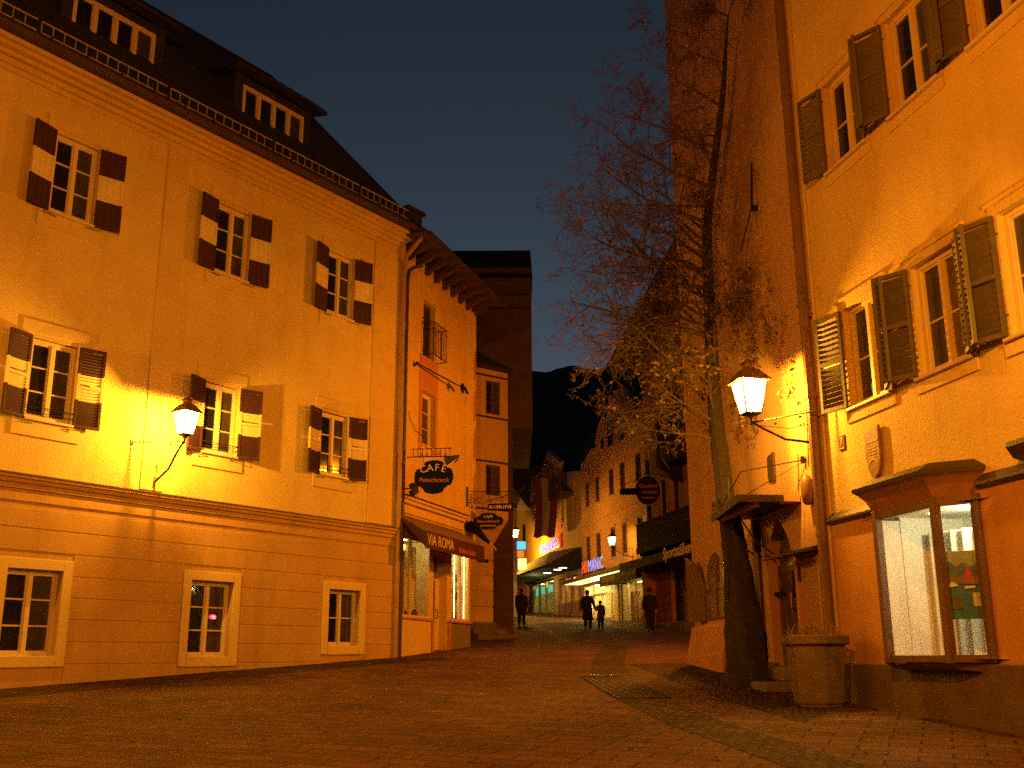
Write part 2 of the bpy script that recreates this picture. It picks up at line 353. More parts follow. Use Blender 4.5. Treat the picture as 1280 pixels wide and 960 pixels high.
# ---- windows and shutters (parts of their building)
def casement(parent, off, uc, z0, wd, ht, rows=3, y=.1, fr=FRAME, panes=(GLASS_D, GLASS_C), cols=2, bar=.028, fw=.065, name='window', sill=None, surround=None, mull=.075, rowsplit=None, guard=False):
    L = (uc - off[0], 0 - off[1], z0 - off[2]); mb = MB(); hw = wd / 2
    mb.box(-hw, -hw + fw, y - .04, y + .05, 0, ht); mb.box(hw - fw, hw, y - .04, y + .05, 0, ht)
    mb.box(-hw + fw, hw - fw, y - .04, y + .05, 0, fw); mb.box(-hw + fw, hw - fw, y - .04, y + .05, ht - fw, ht)
    cw = (wd - 2 * fw - (cols - 1) * mull) / cols; xs = []
    for c in range(cols):
        a = -hw + fw + c * (cw + mull); xs.append((a, a + cw))
        if c < cols - 1: mb.box(a + cw, a + cw + mull, y - .045, y + .05, fw, ht - fw)
        st = .03
        mb.box(a, a + st, y - .02, y + .03, fw, ht - fw); mb.box(a + cw - st, a + cw, y - .02, y + .03, fw, ht - fw)
        mb.box(a + st, a + cw - st, y - .02, y + .03, fw, fw + .035); mb.box(a + st, a + cw - st, y - .02, y + .03, ht - fw - .035, ht - fw)
        for r in (rowsplit or [k / rows for k in range(1, rows)]):
            zz = fw + (ht - 2 * fw) * r; mb.box(a + st, a + cw - st, y - .012, y + .022, zz - bar / 2, zz + bar / 2)
    o = mb.build(name, fr, parent, L)
    for c, (a, b) in enumerate(xs):
        p = MB(); p.box(a + .01, b - .01, y + .012, y + .02, fw, ht - fw); p.build('pane', panes[c % len(panes)], o)
    if sill:
        s = MB(); s.box(-hw - sill[0], hw + sill[0], -sill[1], y - .041, -.05, -.004); s.build('sill', sill[2] if len(sill) > 2 else fr, o, bevel=.008)
    if surround:
        sw, sd, sm = surround[:3]; t = MB(); sw2 = surround[3] if len(surround) > 3 else sw
        if sd > 0:
            t.box(-hw - sw, -hw, -sd, .0, -sw2, ht + sw2); t.box(hw, hw + sw, -sd, 0, -sw2, ht + sw2)
            t.box(-hw, hw, -sd, 0, ht, ht + sw2); t.box(-hw, hw, -sd, 0, -sw2, -.055)
        t.build('surround', sm, o, bevel=.006)
    if guard:
        g = MB(); 
        for zz in (.12, .22): g.tube([(-hw - .05, -.05, zz), (hw + .05, -.05, zz)], .009, 6)
        g.build('guard_rail', IRON, o)
    return o, hw
def shutter(win, side, hx, ht, wd, ang, mats, bands=None, louver=True, z=0.0, y=-.05):
    """a leaf hinged at hx (side -1 left, +1 right) swung out by ang degrees from the wall"""
    mb = MB(); st = .05; th = .024
    def bi(zz):
        if not bands: return 0
        for k, b in enumerate(bands):
            if zz < b[0] * ht: return b[1]
        return bands[-1][1]
    cuts = [0] + ([b[0] * ht for b in bands] if bands else [ht])
    for a, b in zip(cuts, cuts[1:]):
        mi = bi((a + b) / 2); mb.box(0, st, -th, th, a, b, mi); mb.box(wd - st, wd, -th, th, a, b, mi)
        if not louver:
            mb.box(st, wd - st, -th * .5, th * .5, a, b, mi)
            for k in (1, 2): mb.box(st + (wd - 2 * st) * k / 3 - .006, st + (wd - 2 * st) * k / 3 + .006, -th * .8, th * .8, a + .03, b - .03, mi)
    for zz in ([.0, ht - .06] if not louver else [0, ht * .5 - .03, ht - .06]):
        mb.box(st, wd - st, -th * .95, th * .95, zz, zz + .06, bi(zz + .03))
    if louver:
        zz = .09
        while zz < ht - .08:
            if abs(zz - ht * .5) > .055: mb.obox((wd / 2, 0, zz), ((wd - 2 * st) / 2, 0, 0), (0, -(.018 if bands else .028) * side, .029), (0, .0025, .0025 * side), bi(zz))
            zz += .058 if bands else .082
    for zz in (.25, ht - .25): mb.box(-.03, .05, -th - .012, -th, zz, zz + .025, 0)
    o = mb.build('shutter', mats, win)
    o.location = (hx, y, z)
    if side > 0: o.rotation_euler = (0, 0, -R(ang))
    else: o.rotation_euler = (0, 0, R(180 + ang))
    return o

def lantern(label, fr, u, z, out, arm_u=None, arm_z=None, power=350, tie_u=None, group='wall lanterns along the street', scale=1.0, wallmount=True, seg=1):
    """hexagon-free four-sided street lantern on a wrought arm; origin on the wall below it"""
    au = u if arm_u is None else arm_u; az = z - .75 if arm_z is None else arm_z; tu = u if tie_u is None else tie_u
    e = thing('street_lantern', label, 'lantern', fr, au, 0, az, group); off = Vector((au, 0, az)); k = scale
    c = Vector((u, -out, z))
    a = MB(off)
    a.tube([(au, 0, az), (au, -.06, az + .02), (au + (u - au) * .5, -out * .5, az + (z - .2 - az) * .35), (au + (u - au) * .85, -out * .85, z - .22), (u, -out, z - .10)], [.024, .024, .022, .02, .02], 8)
    a.tube([(u, -out, z - .16), (u, -out, z)], .022, 8)
    a.tube([(tu, 0, z - .12), (u, -out, z - .12)], .012, 6); a.tube([(u + .01, -out * .5 - .02, z - .12), (u + .012, -out * .5 + .02, z - .12)], .022, 6)
    a.tube([(au + .03, -.02, az + .35), (au + (u - au) * .4, -out * .45, az + .3), (u, -out * .9, z - .16)], .007, 5)
    a.box(au - .04, au + .04, -.03, 0, az - .12, az + .12); a.box(tu - .03, tu + .03, -.02, 0, z - .17, z - .07)
    a.build('arm', IRON, e, smooth=False)
    b0, b1, h = .155 * k, .265 * k, .46 * k     # half-diagonals of bottom and top, height
    f = MB(off); g = MB(off); cr = R(45)
    bot = [c + Vector((b0 * math.cos(cr + j * math.pi / 2), b0 * math.sin(cr + j * math.pi / 2), .03)) for j in range(4)]
    top = [c + Vector((b1 * math.cos(cr + j * math.pi / 2), b1 * math.sin(cr + j * math.pi / 2), .03 + h)) for j in range(4)]
    for j in range(4):
        f.tube([bot[j], top[j]], .011 * k, 5); f.tube([bot[j], bot[(j + 1) % 4]], .012 * k, 5); f.tube([top[j], top[(j + 1) % 4]], .014 * k, 5)
        g.face([bot[j], bot[(j + 1) % 4], top[(j + 1) % 4], top[j]])
    f.lathe([(.02, -.06), (.05, -.02), (b0 * .9, .025), (b0 * .9, .03)], c, 4, cr)
    f.build('frame', IRON, e); g.build('glass', GLAZE, e)
    r = MB(off); q = .03 + h
    r.lathe([(b1 * 1.22, q - .015), (b1 * 1.24, q + .005), (b1 * .62, q + .15 * k), (b1 * .34, q + .19 * k), (b1 * .34, q + .25 * k), (b1 * .5, q + .255 * k), (b1 * .18, q + .31 * k), (.02, q + .33 * k), (.025, q + .36 * k), (.004, q + .40 * k)], c, 4, cr)
    r.build('hood', mat('lantern_hood', (.15, .075, .03), .55, .25, 8, .2, 40), e)  # browner than the iron frame: lamp glow put into the hood colour
    bl = MB(off); bl.lathe([(.004, .06), (.026, .09), (.03, .15), (.018, .205), (.004, .22)], c, 8); bl.build('bulb', BULB, e, smooth=True)
    lamp('lamp_light', e, c + Vector((0, 0, .05 + h * .62)) - off, power, LANTERN, .055)
    return e

# ------------------------------------------------------------------ walls of the place (viewer's-right azimuths)
FL = Frame(-3.08, 27.13, 35.1)       # cream townhouse
FC = Frame(-3.05, 27.13, 18.6)       # cafe house
FO = Frame(-1.24, 37.9, 51.0)        # oriel house
FR = Frame(4.93, 16.16, 167.9)       # yellow house
FT = Frame(4.93, 16.16, 175.0)       # tower house
FS = Frame(6.73, 49.07, 167.9)       # tavern house
FH = Frame(7.04, 56.86, 167.9)       # shoe shop house
FK = Frame(4.43, 72.96, 167.9)       # bank house

# ------------------------------------------------------------------ ground, paving, hill
def sheet(name, m, poly, lift, kind='structure', cut=None):
    mb = MB(); mb.face([(x, y, ground_z(x, y) + lift) for x, y in poly]); o = mb.build(name, m); tag(o, kind=kind); return o
def strip(name, m, pts, width, lift):
    mb = MB()
    for a, b in zip(pts, pts[1:]):
        a, b = Vector(a), Vector(b); d = (b - a).normalized(); nrm = Vector((-d.y, d.x)) * width / 2
        mb.face([(p.x, p.y, ground_z(p.x, p.y) + lift) for p in (a - nrm, b - nrm, b + nrm, a + nrm)])
    return tag(mb.build(name, m), kind='structure')
SLAB = paving('paving_slabs', (.100, .051, .014), .62, .31, 22, .016, .22, .012, .9, .32)
COBB = paving('paving_cobbles', (.068, .036, .012), .13, .12, 40, .02, .45, .05, 1.0, .3)
COBS = paving('paving_setts', (.072, .045, .018), .20, .11, 62, .016, .4, .02, 1.0, .22)
g = MB(); xs = [-160, -40, -12, 12, 40, 160]; ys = [-60, -25, 0, 30, 60, 100, 130, 170]
for x0, x1 in zip(xs, xs[1:]):
    for y0, y1 in zip(ys, ys[1:]): g.face([(x, y, ground_z(x, y)) for x, y in ((x0, y0), (x1, y0), (x1, y1), (x0, y1))])
tag(g.build('ground', SLAB), kind='structure')
a = FL.P(-24, -.02, 0); b = FL.P(.2, -.02, 0); c = FL.P(.6, -1.5, 0); d = FL.P(-24, -1.7, 0)
sheet('pavement', COBB, [(p.x, p.y) for p in (a, d, c, b)], .004)
strip('drain_channel', COBS, [(3.2, 33), (2.15, 24.6), (1.75, 18.4), (2.25, 13.5), (2.9, 10.2), (3.6, 5)], .75, .006)
a = FR.P(18, -.02, 0); b = FR.P(.2, -.02, 0); c = FT.P(-8.3, -.02, 0); c2 = FT.P(-8.3, -1.6, 0); b2 = FR.P(-.5, -1.7, 0); a2 = FR.P(2.4, -1.9, 0)
sheet('side_pavement', COBB, [(p.x, p.y) for p in (b, c, c2, b2, a2)], .004)
# drain cover let into the paving
gp = Vector((1.75, 18.2)); dr = MB()
def on(x, y, lift): return (x, y, ground_z(x, y) + lift)
gc = thing('drain_grate', 'long iron drain grate sunk in the paving with one bright worn edge', 'drain', world=(1.85, 18.6, ground_z(0, 18.6) + .006), rot=R(4)); gc.rotation_euler = (math.atan(.06), 0, R(4))
fm = MB(); L2, W2 = 2.1, .42
for x0, x1 in ((-W2, -W2 + .04), (W2 - .04, W2)): fm.box(x0, x1, -L2, L2, 0, .012)
fm.box(-W2 + .04, W2 - .04, -L2, -L2 + .05, 0, .012); fm.build('frame', IRON, gc, bevel=.003)
ed = MB(); ed.box(-W2 + .04, W2 - .04, L2 - .07, L2, 0, .03); ed.build('worn_edge', mat('worn_steel', (.6, .5, .4), .22, .1, 8, metal=1.0), gc, bevel=.008)
br_ = MB()
for k in range(5): br_.box(-W2 + .12 + k * .145, -W2 + .15 + k * .145, -L2 + .06, L2 - .08, .0, .010)
br_.build('bars', IRON, gc)
sl = MB()
for k in range(9): sl.box(-W2 + .045, W2 - .045, -L2 + .06 + k * .45, -L2 + .46 + k * .45, -.01, .006)
sl.build('slabs', mat('slab_grey', (.055, .034, .014), .85, .3, 6, .4, 30, spec=.15), gc)
random.seed(5); lv = MB()
for k in range(150):
    x = random.uniform(1.0, 5.2) if k < 110 else random.uniform(-5, 3); y = random.uniform(9.6, 22); a = random.uniform(0, 6.28); s = random.uniform(.02, .05)
    if x > 4.6 + (16 - y) * .2: continue
    z = ground_z(x, y) + .012
    lv.face([(x + s * math.cos(a), y + s * math.sin(a), z), (x + s * .5 * math.cos(a + 1.6), y + s * .5 * math.sin(a + 1.6), z + random.uniform(0, .02)), (x - s * math.cos(a), y - s * math.sin(a), z + .004), (x - s * .5 * math.cos(a + 1.6), y - s * .5 * math.sin(a + 1.6), z + random.uniform(0, .02))])
tag(lv.build('fallen_leaves', LEAF), 'pale dry leaves scattered over the paving', 'leaves', kind='stuff')
# wooded hill behind the street
random.seed(3); h = MB(); NX, NY = 300, 16
def hz(x, y):
    t = (y - 170) / 260; ridge = 113 + .035 * x - .04 * abs(x - 20) + 1.2 * math.sin(x * .05) + .9 * math.sin(x * .31) + random.uniform(-.4, .4)
    return 7.8 + max(0, t) ** .8 * ridge
gr = [[(-360 + 720 * i / NX, 170 + 260 * j / NY) for i in range(NX + 1)] for j in range(NY + 1)]
H3 = [[(x, y, hz(x, y)) for x, y in row] for row in gr]
for j in range(NY):
    for i in range(NX): h.face([H3[j][i], H3[j][i + 1], H3[j + 1][i + 1], H3[j + 1][i]])
tag(h.build('hill', FOREST, smooth=True), kind='structure')

# ------------------------------------------------------------------ cream townhouse on the left
z0 = 1.0
LB = thing('townhouse', 'long cream townhouse with red and white striped shutters and dormers', 'house', FL, 0, 0, z0)
off = (0, 0, z0)
UX = -23.5; XR = -.06
ucols = [-16.5, -13.0, -9.9, -5.88, -2.36]
gwin = [(-13.9, 1.49, 1.1, 1.72), (-9.83, 1.68, 1.08, 1.52), (-5.83, 1.66, 1.12, 1.55), (-1.85, 1.9, 1.08, 1.32)]
holes = [(u - .49, u + .49, 10.08, 11.78) for u in ucols] + [(u - .49, u + .49, 5.94, 7.52) for u in ucols]
mb = MB(off); wall(mb, UX, XR, 4.75, 13.1, holes, 0, .2); shell(mb, UX, XR, 4.75, 13.1, 11); mb.build('wall', PL_CREAM, LB)
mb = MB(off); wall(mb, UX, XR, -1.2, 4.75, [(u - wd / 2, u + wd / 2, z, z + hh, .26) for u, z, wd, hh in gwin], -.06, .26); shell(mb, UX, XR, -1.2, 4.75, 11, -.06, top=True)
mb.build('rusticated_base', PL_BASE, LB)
# rustication courses: raised bands leaving thin joints
mb = MB(off); zz = 4.30; courses = [4.30, 3.93, 3.52, 3.11, 2.72, 2.33, 1.93, 1.53, 1.13, .7, .2]
for za, zb in zip(courses, courses[1:]):
    cuts = sorted([(u - wd / 2 - .2, u + wd / 2 + .2) for u, z, wd, hh in gwin if z - .22 < za - .01 and z + hh + .22 > zb + .01])
    x = UX
    for ca, cb in cuts + [(XR, XR)]:
        if ca > x: mb.box(x, ca, -.074, -.06, zb + .010, za - .010)
        x = cb
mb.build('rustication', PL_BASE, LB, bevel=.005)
mb = MB(off); mb.box(UX, XR + .05, -.16, 0, 4.72, 4.80); mb.box(UX, XR + .05, -.12, -.06, 4.62, 4.72); mb.box(UX, XR + .05, -.20, 0, 4.80, 4.86); mb.box(UX, XR + .05, -.085, -.06, 4.40, 4.62); mb.build('string_course', PL_BASE, LB, bevel=.01)
mb = MB(off); mb.prism([(-.22, 4.862), (-.22, 4.875), (0, 4.93), (0, 4.862)], UX, XR + .05, 'x'); mb.build('ledge_flashing', PIPE_D, LB)
mb = MB(off)
for a, b in ((-7.78, -7.22), (-1.09, XR)): mb.box(a, b, -.03, 0, 4.94, 12.60)
mb.box(UX, XR, -.032, 0, 12.60, 12.72); mb.box(UX, XR + .03, -.10, 0, 12.72, 12.84); mb.box(UX, XR + .08, -.20, 0, 12.84, 12.93); mb.box(UX, XR + .14, -.34, 0, 12.93, 13.02); mb.box(UX, XR + .2, -.44, 0, 13.02, 13.11)
mb.build('cornice', PL_CREAM2, LB, bevel=.012)
mb = MB(off); mb.box(UX, .25, -.60, .1, 13.115, 13.16); mb.build('soffit', WOOD_D, LB)
mb = MB(off); mb.tube([(UX, -.64, 13.16), (.3, -.64, 13.16)], .085, 10); mb.box(UX, .3, -.61, -.55, 13.16, 13.30)
for k in range(30): mb.box(-22.8 + k * .78, -22.77 + k * .78, -.74, -.55, 13.14, 13.27)
mb.build('gutter', PIPE_D, LB)
# hipped roof
E0, EY, K = 13.22, -.58, 1.42; RY = 2.6; RZ = E0 + (RY - EY) * K; UR = .34
mb = MB(off); hipu = UR - (RY - EY) * .98
mb.face([(UX, EY, E0), (UR, EY, E0), (hipu, RY, RZ), (UX, RY, RZ)])
mb.face([(UR, EY, E0), (UR, 11.5, E0), (hipu, 9.0, RZ), (hipu, RY, RZ)])
mb.face([(UX, RY, RZ), (hipu, RY, RZ), (hipu, 5.8, RZ + 1.2), (UX, 5.8, RZ + 1.2)]); mb.face([(UX, 5.8, RZ + 1.2), (hipu, 5.8, RZ + 1.2), (hipu, 9.0, RZ), (UX, 9.0, RZ)])
mb.face([(hipu, RY, RZ), (hipu, 9.0, RZ), (hipu, 5.8, RZ + 1.2)])
mb.face([(UX, 9, RZ), (hipu, 9, RZ), (UR, 11.5, E0), (UX, 11.5, E0)]); mb.face([(UX, EY, E0), (UX, RY, RZ), (UX, 5.8, RZ + 1.2), (UX, 9, RZ), (UX, 11.5, E0)])
mb.face([(UX, EY, E0), (UX, 11.5, E0), (UR, 11.5, E0), (UR, EY, E0)])
LR = mb.build('roof', ROOF, LB)
mb = MB(off); mb.box(UR - .55, UR + .05, -.4, .25, 13.3, 13.75); mb.box(UR - .62, UR + .12, -.48, .33, 13.75, 13.85); mb.tube([(UR - .3, -.1, 13.85), (UR - .2, -.15, 13.98)], .12, 8); mb.build('corner_finial', ROOF, LR)
mb = MB(off)   # snow guard: ladder rail, in lengths
def rp(u, y, up): return (u, y, E0 + (y - EY) * K + up)
u = UX + .3
while u < -.5:
    ue = min(u + 2.9, -.3)
    for up in (.06, .30): mb.tube([rp(u, -.5, up), rp(ue, -.5, up)], .017, 5)
    k = u
    while k <= ue + .001:
        mb.tube([rp(k, -.5, .06), rp(k, -.5, .30)], .014, 4); k += .242
    u = ue + .1
mb.build('snow_guard', mat('galvanised', (.34, .29, .20), .5, .2, 6), LR)
def dormer(uc, wd):
    y0 = .42; zs = 14.28; zt = 15.36; hw = wd / 2 + .26
    mb = MB(off); wall(mb, uc - hw, uc + hw, zs - .5, zt + .22, [(uc - wd / 2, uc + wd / 2, zs, zt)], y0, .12); shell(mb, uc - hw, uc + hw, zs - .5, zt + .22, 3.2, y0, top=True)
    d = mb.build('dormer', ROOF, LB)
    rings = []; rf = MB(off)
    for t, zz in ((-.10, .22), (.1, .27), (.5, .29), (.9, .27), (1.10, .22)):
        uu = uc - hw + t * 2 * hw; rings.append([(uu, y0 - .34, zt + zz - .04), (uu, y0 - .34, zt + zz + .07), (uu, y0 + 3.4, zt + zz + .95), (uu, y0 + 3.4, zt + zz + .84)])
    rf.loft(rings); rf.build('dormer_roof', ROOF, d)
    casement(LB, off, uc, zs, wd, zt - zs, rows=1, y=y0 + .02, cols=4, panes=(GLASS_D, GLASS_D, GLASS_D, GLASS_C), mull=.09, sill=None, name='dormer_window')
for uc in (-13.9, -9.1, -4.52): dormer(uc, 2.02)
# windows
def rw(rows_z, ht, louver, guard):
    for u in ucols:
        win, hw = casement(LB, off, u, rows_z, .96, ht, rows=3, y=.09, surround=(.17, .0, PL_TRIM), sill=(.02, .10), guard=guard)
        s = MB(); s.box(-.68, .68, -.035, 0, ht + .10, ht + .34); s.box(-.68, .68, -.035, 0, -.34, -.055); s.box(-.66, -.49, -.03, 0, -.055, ht + .1); s.box(.49, .66, -.03, 0, -.055, ht + .1); s.build('surround', PL_TRIM, win, bevel=.006)
        bands = [(.345, 0), (.665, 1), (1.0, 0)]
        shutter(win, -1, -.5, ht + .06, .52, 13 + random.uniform(-3, 6), [PURPLE, SH_WHITE], bands, louver, -.03)
        shutter(win, 1, .5, ht + .06, .52, 13 + random.uniform(-4, 4), [PURPLE, SH_WHITE], bands, louver, -.03)
        h_ = MB(); h_.tube([(.3, -.05, -.1), (.62, -.12, -.1), (.62, -.12, -.04)], .008, 5); h_.tube([(-.3, -.05, -.1), (-.62, -.12, -.1), (-.62, -.12, -.04)], .008, 5); h_.build('shutter_stay', IRON, win)
random.seed(11)
rw(10.10, 1.66, False, False); rw(5.96, 1.54, True, True)
for (u, z, wd, hh) in gwin:
    win, hw = casement(LB, (0, 0, z0), u, z, wd, hh, rows=3 if hh > 1.4 else 2, y=.12, fw=.06, sill=(.0, -.02))
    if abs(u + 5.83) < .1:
        nn = MB(); nn.prism(oval(.10, .05, 14), .105, .1115, 'y'); nn.build('red_reflection', emit('window_reflection', (1, .05, .12), 1.6), win, (.2, 0, hh * .53)); nn = MB(); nn.box(-.02, .08, .100, .1045, -.035, -.02); nn.box(-.03, .06, .1, .1045, .0, .02); nn.build('reflection_glint', emit('window_reflection_pale', (1, .6, .5), 1.5), win, (.2, 0, hh * .53))  # glowing shapes just off the pane stand in for a red reflection
    s = MB(); t = .19
    s.box(-wd / 2 - t, -wd / 2, -.10, -.06, -t, hh + t); s.box(wd / 2, wd / 2 + t, -.10, -.06, -t, hh + t); s.box(-wd / 2, wd / 2, -.10, -.06, hh, hh + t); s.box(-wd / 2, wd / 2, -.10, -.06, -t, 0); s.build('surround', PL_TRIM, win, bevel=.008)
# corner downpipe
mb = MB(off); mb.tube([(.16, -.62, 13.12), (.14, -.6, 12.95), (-.02, -.2, 12.45), (-.03, -.14, 12.2), (-.03, -.14, 1.4)], .065, 10)
for zz in (3, 5.6, 8, 10.4): mb.tube([(-.03, -.14, zz), (-.03, -.14, zz + .06)], .078, 10)
mb.build('downpipe', PIPE_P, LB, smooth=False)
lantern('lit four-sided lantern on a curved iron arm beside a striped shutter on the cream wall', FL, -7.45, 5.98, .9, -7.45, 5.12, 1000, tie_u=-8.05)

# ------------------------------------------------------------------ cafe house
z0 = 1.6; off = (0, 0, z0)
CB = thing('cafe_house', 'narrow ochre corner house with lit shop front and deep bracketed eaves', 'house', FC, 0, 0, z0)
W = 5.45; wins = [(1.95, 10.05, .86, 1.7), (1.98, 7.45, .92, 1.55)]
mb = MB(off); wall(mb, -.05, W, 5.05, 12.95, [(u - wd / 2, u + wd / 2, z, z + hh, .25) for u, z, wd, hh in wins], 0, .25); shell(mb, -.05, W, 5.05, 12.95, 9); mb.build('wall', PL_CAFE, CB)
win, _ = casement(CB, off, 1.98, 7.45, .92, 1.55, rows=3, y=.18, cols=1, panes=(GLASS_C,), fr=FRAME_Y, sill=(.06, .06))
s = MB(); s.box(-.66, -.46, -.02, 0, -.2, 2.6); s.box(.46, .66, -.02, 0, -.2, 2.6); s.box(-.46, .46, -.02, 0, 1.55, 2.6); s.build('surround', PL_RED, win)
win, _ = casement(CB, off, 1.95, 10.05, .86, 1.7, rows=2, y=.18, cols=1, panes=(GLASS_D,), fr=WOOD_B, sill=None)
b = MB()    # french balcony basket
for zz in (-.02, .95):
    b.tube([(-.5, 0, zz), (-.5, -.36, zz), (.5, -.36, zz), (.5, 0, zz)], .016, 5)
for k in range(9): b.tube([(-.5 + k * .125, -.36, -.02), (-.5 + k * .125, -.36, .95)], .010, 4)
for sx in (-.5, .5): b.tube([(sx, -.18, -.02), (sx, -.18, .95)], .010, 4)
b.tube([(-.5, -.36, .78), (.5, -.36, .78)], .010, 4); b.build('balcony_rail', IRON, win)
# painted corner strip and downpipe
mb = MB(off); mb.box(W, W + .28, -.06, .5, 4.6, 12.6); mb.box(4.95, W, -.03, 0, 5.8, 12.5); mb.build('corner_pilaster', PL_CREAM2, CB, bevel=.02)
mb = MB(off)
for k, zz in enumerate((6.2, 7.6, 8.9, 10.2)): mb.prism([(W + .03, zz), (W + .25, zz + .2), (W + .25, zz + 1.0), (W + .14, zz + 1.15), (W + .03, zz + .7)], -.066, -.06, 'y')
mb.build('painted_panels', PL_RED, CB)
mb = MB(off); mb.tube([(.62, -.7, 12.72), (.55, -.6, 12.55), (.12, -.16, 12.1), (.10, -.12, 11.8), (.10, -.12, 1.5)], .055, 10); mb.build('downpipe', PIPE_D, CB)
# moulded cornice over the shop
mb = MB(off); mb.box(.2, 4.8, -.10, 0, 5.62, 5.72); mb.box(.2, 4.85, -.16, 0, 5.72, 5.80); mb.box(.2, 4.75, -.05, 0, 5.36, 5.44); mb.build('cornice', PL_CAFE, CB, bevel=.012)
mb = MB(off); mb.box(.2, 4.87, -.19, 0, 5.80, 5.83); mb.build('cornice_flashing', PIPE_D, CB)
# eaves with stepped rafter ends
mb = MB(off); mb.box(-.3, 6.1, -.85, .3, 12.95, 13.03)
mb.build('soffit', WOOD_D, CB)
mb = MB(off)
for k in range(9):
    u = .25 + k * .66; mb.prism([(.0, 12.95), (-.82, 12.95), (-.82, 12.86), (-.5, 12.80), (-.42, 12.70), (-.2, 12.66), (-.14, 12.55), (0, 12.52)], u, u + .16, 'x')
mb.build('rafter_ends', WOOD_D, CB)
mb = MB(off); mb.tube([(-.2, -.90, 13.0), (6.15, -.90, 13.0)], .075, 8); mb.build('gutter', PIPE_D, CB)
mb = MB(off); mb.face([(-.3, -.9, 13.04), (6.2, -.9, 13.04), (5.0, 4, 15.0), (-.3, 4, 15.0)]); mb.face([(6.2, -.9, 13.04), (6.2, 9, 13.04), (5, 4, 15)]); mb.face([(-.3, 4, 15), (5, 4, 15), (6.2, 9, 13.04), (-.3, 9, 13.04)]); mb.face([(-.3, -.9, 13.04), (-.3, 4, 15), (-.3, 9, 13.04)]); mb.build('roof', ROOF, CB)
# shop front: window, door, window with lit rooms behind
sh = [(.30, 2.25, 2.66, 4.75, .02), (2.55, 3.55, 1.7, 4.6, .35), (3.80, 5.30, 2.66, 4.75, .02)]
mb = MB(off); wall(mb, -.05, W, .5, 5.05, sh, 0, .05); shell(mb, -.05, W, .5, 5.05, 9, 0); mb.build('shop_wall', PL_CAFE, CB)
mb = MB(off); mb.box(.25, 2.35, -.035, 0, 1.2, 2.60); mb.build('stall_riser', PL_CREAM2, CB, bevel=.006)
mb = MB(off); mb.box(3.72, 5.4, -.035, 0, 1.2, 2.60); mb.build('stone_riser', STONE, CB, bevel=.006)
mb = MB(off); mb.box(.2, 2.5, -.07, -.0, 2.60, 2.66); mb.box(2.38, 2.5, -.07, 0, 1.2, 2.60); mb.box(3.6, 3.72, -.07, 0, 1.2, 2.60); mb.box(3.6, 5.42, -.09, 0, 2.60, 2.66); mb.build('sill_band', PL_RED, CB, bevel=.006)
def shopbox(parent, off, u0, u1, zb, zt, dep, mwall, power, col, name='display_room', y0=.06):
    mb = MB(off)
    mb.face([(u0, y0, zb), (u0, y0 + dep, zb), (u0, y0 + dep, zt), (u0, y0, zt)]); mb.face([(u1, y0, zb), (u1, y0, zt), (u1, y0 + dep, zt), (u1, y0 + dep, zb)])
    mb.face([(u0, y0 + dep, zb), (u1, y0 + dep, zb), (u1, y0 + dep, zt), (u0, y0 + dep, zt)]); mb.face([(u0, y0, zt), (u0, y0 + dep, zt), (u1, y0 + dep, zt), (u1, y0, zt)]); mb.face([(u0, y0, zb), (u1, y0, zb), (u1, y0 + dep, zb), (u0, y0 + dep, zb)])
    o = mb.build(name, mwall, parent)
    n = max(1, int((u1 - u0) / 3.2))
    for k in range(n):
        u = u0 + (k + .5) * (u1 - u0) / n; s = MB(off); s.lathe([(.05, zt - .012), (.05, zt - .004)], (u, y0 + .3, 0), 10); s.build('spot_lamp', SPOT, o)
        lamp('spot_light', parent, Vector((u, y0 + .3, zt - .1)) - Vector(off), power / n, col, .03)
    return o
CREAMR = mat('shop_interior', (.62, .50, .24), .8, .2, 4)
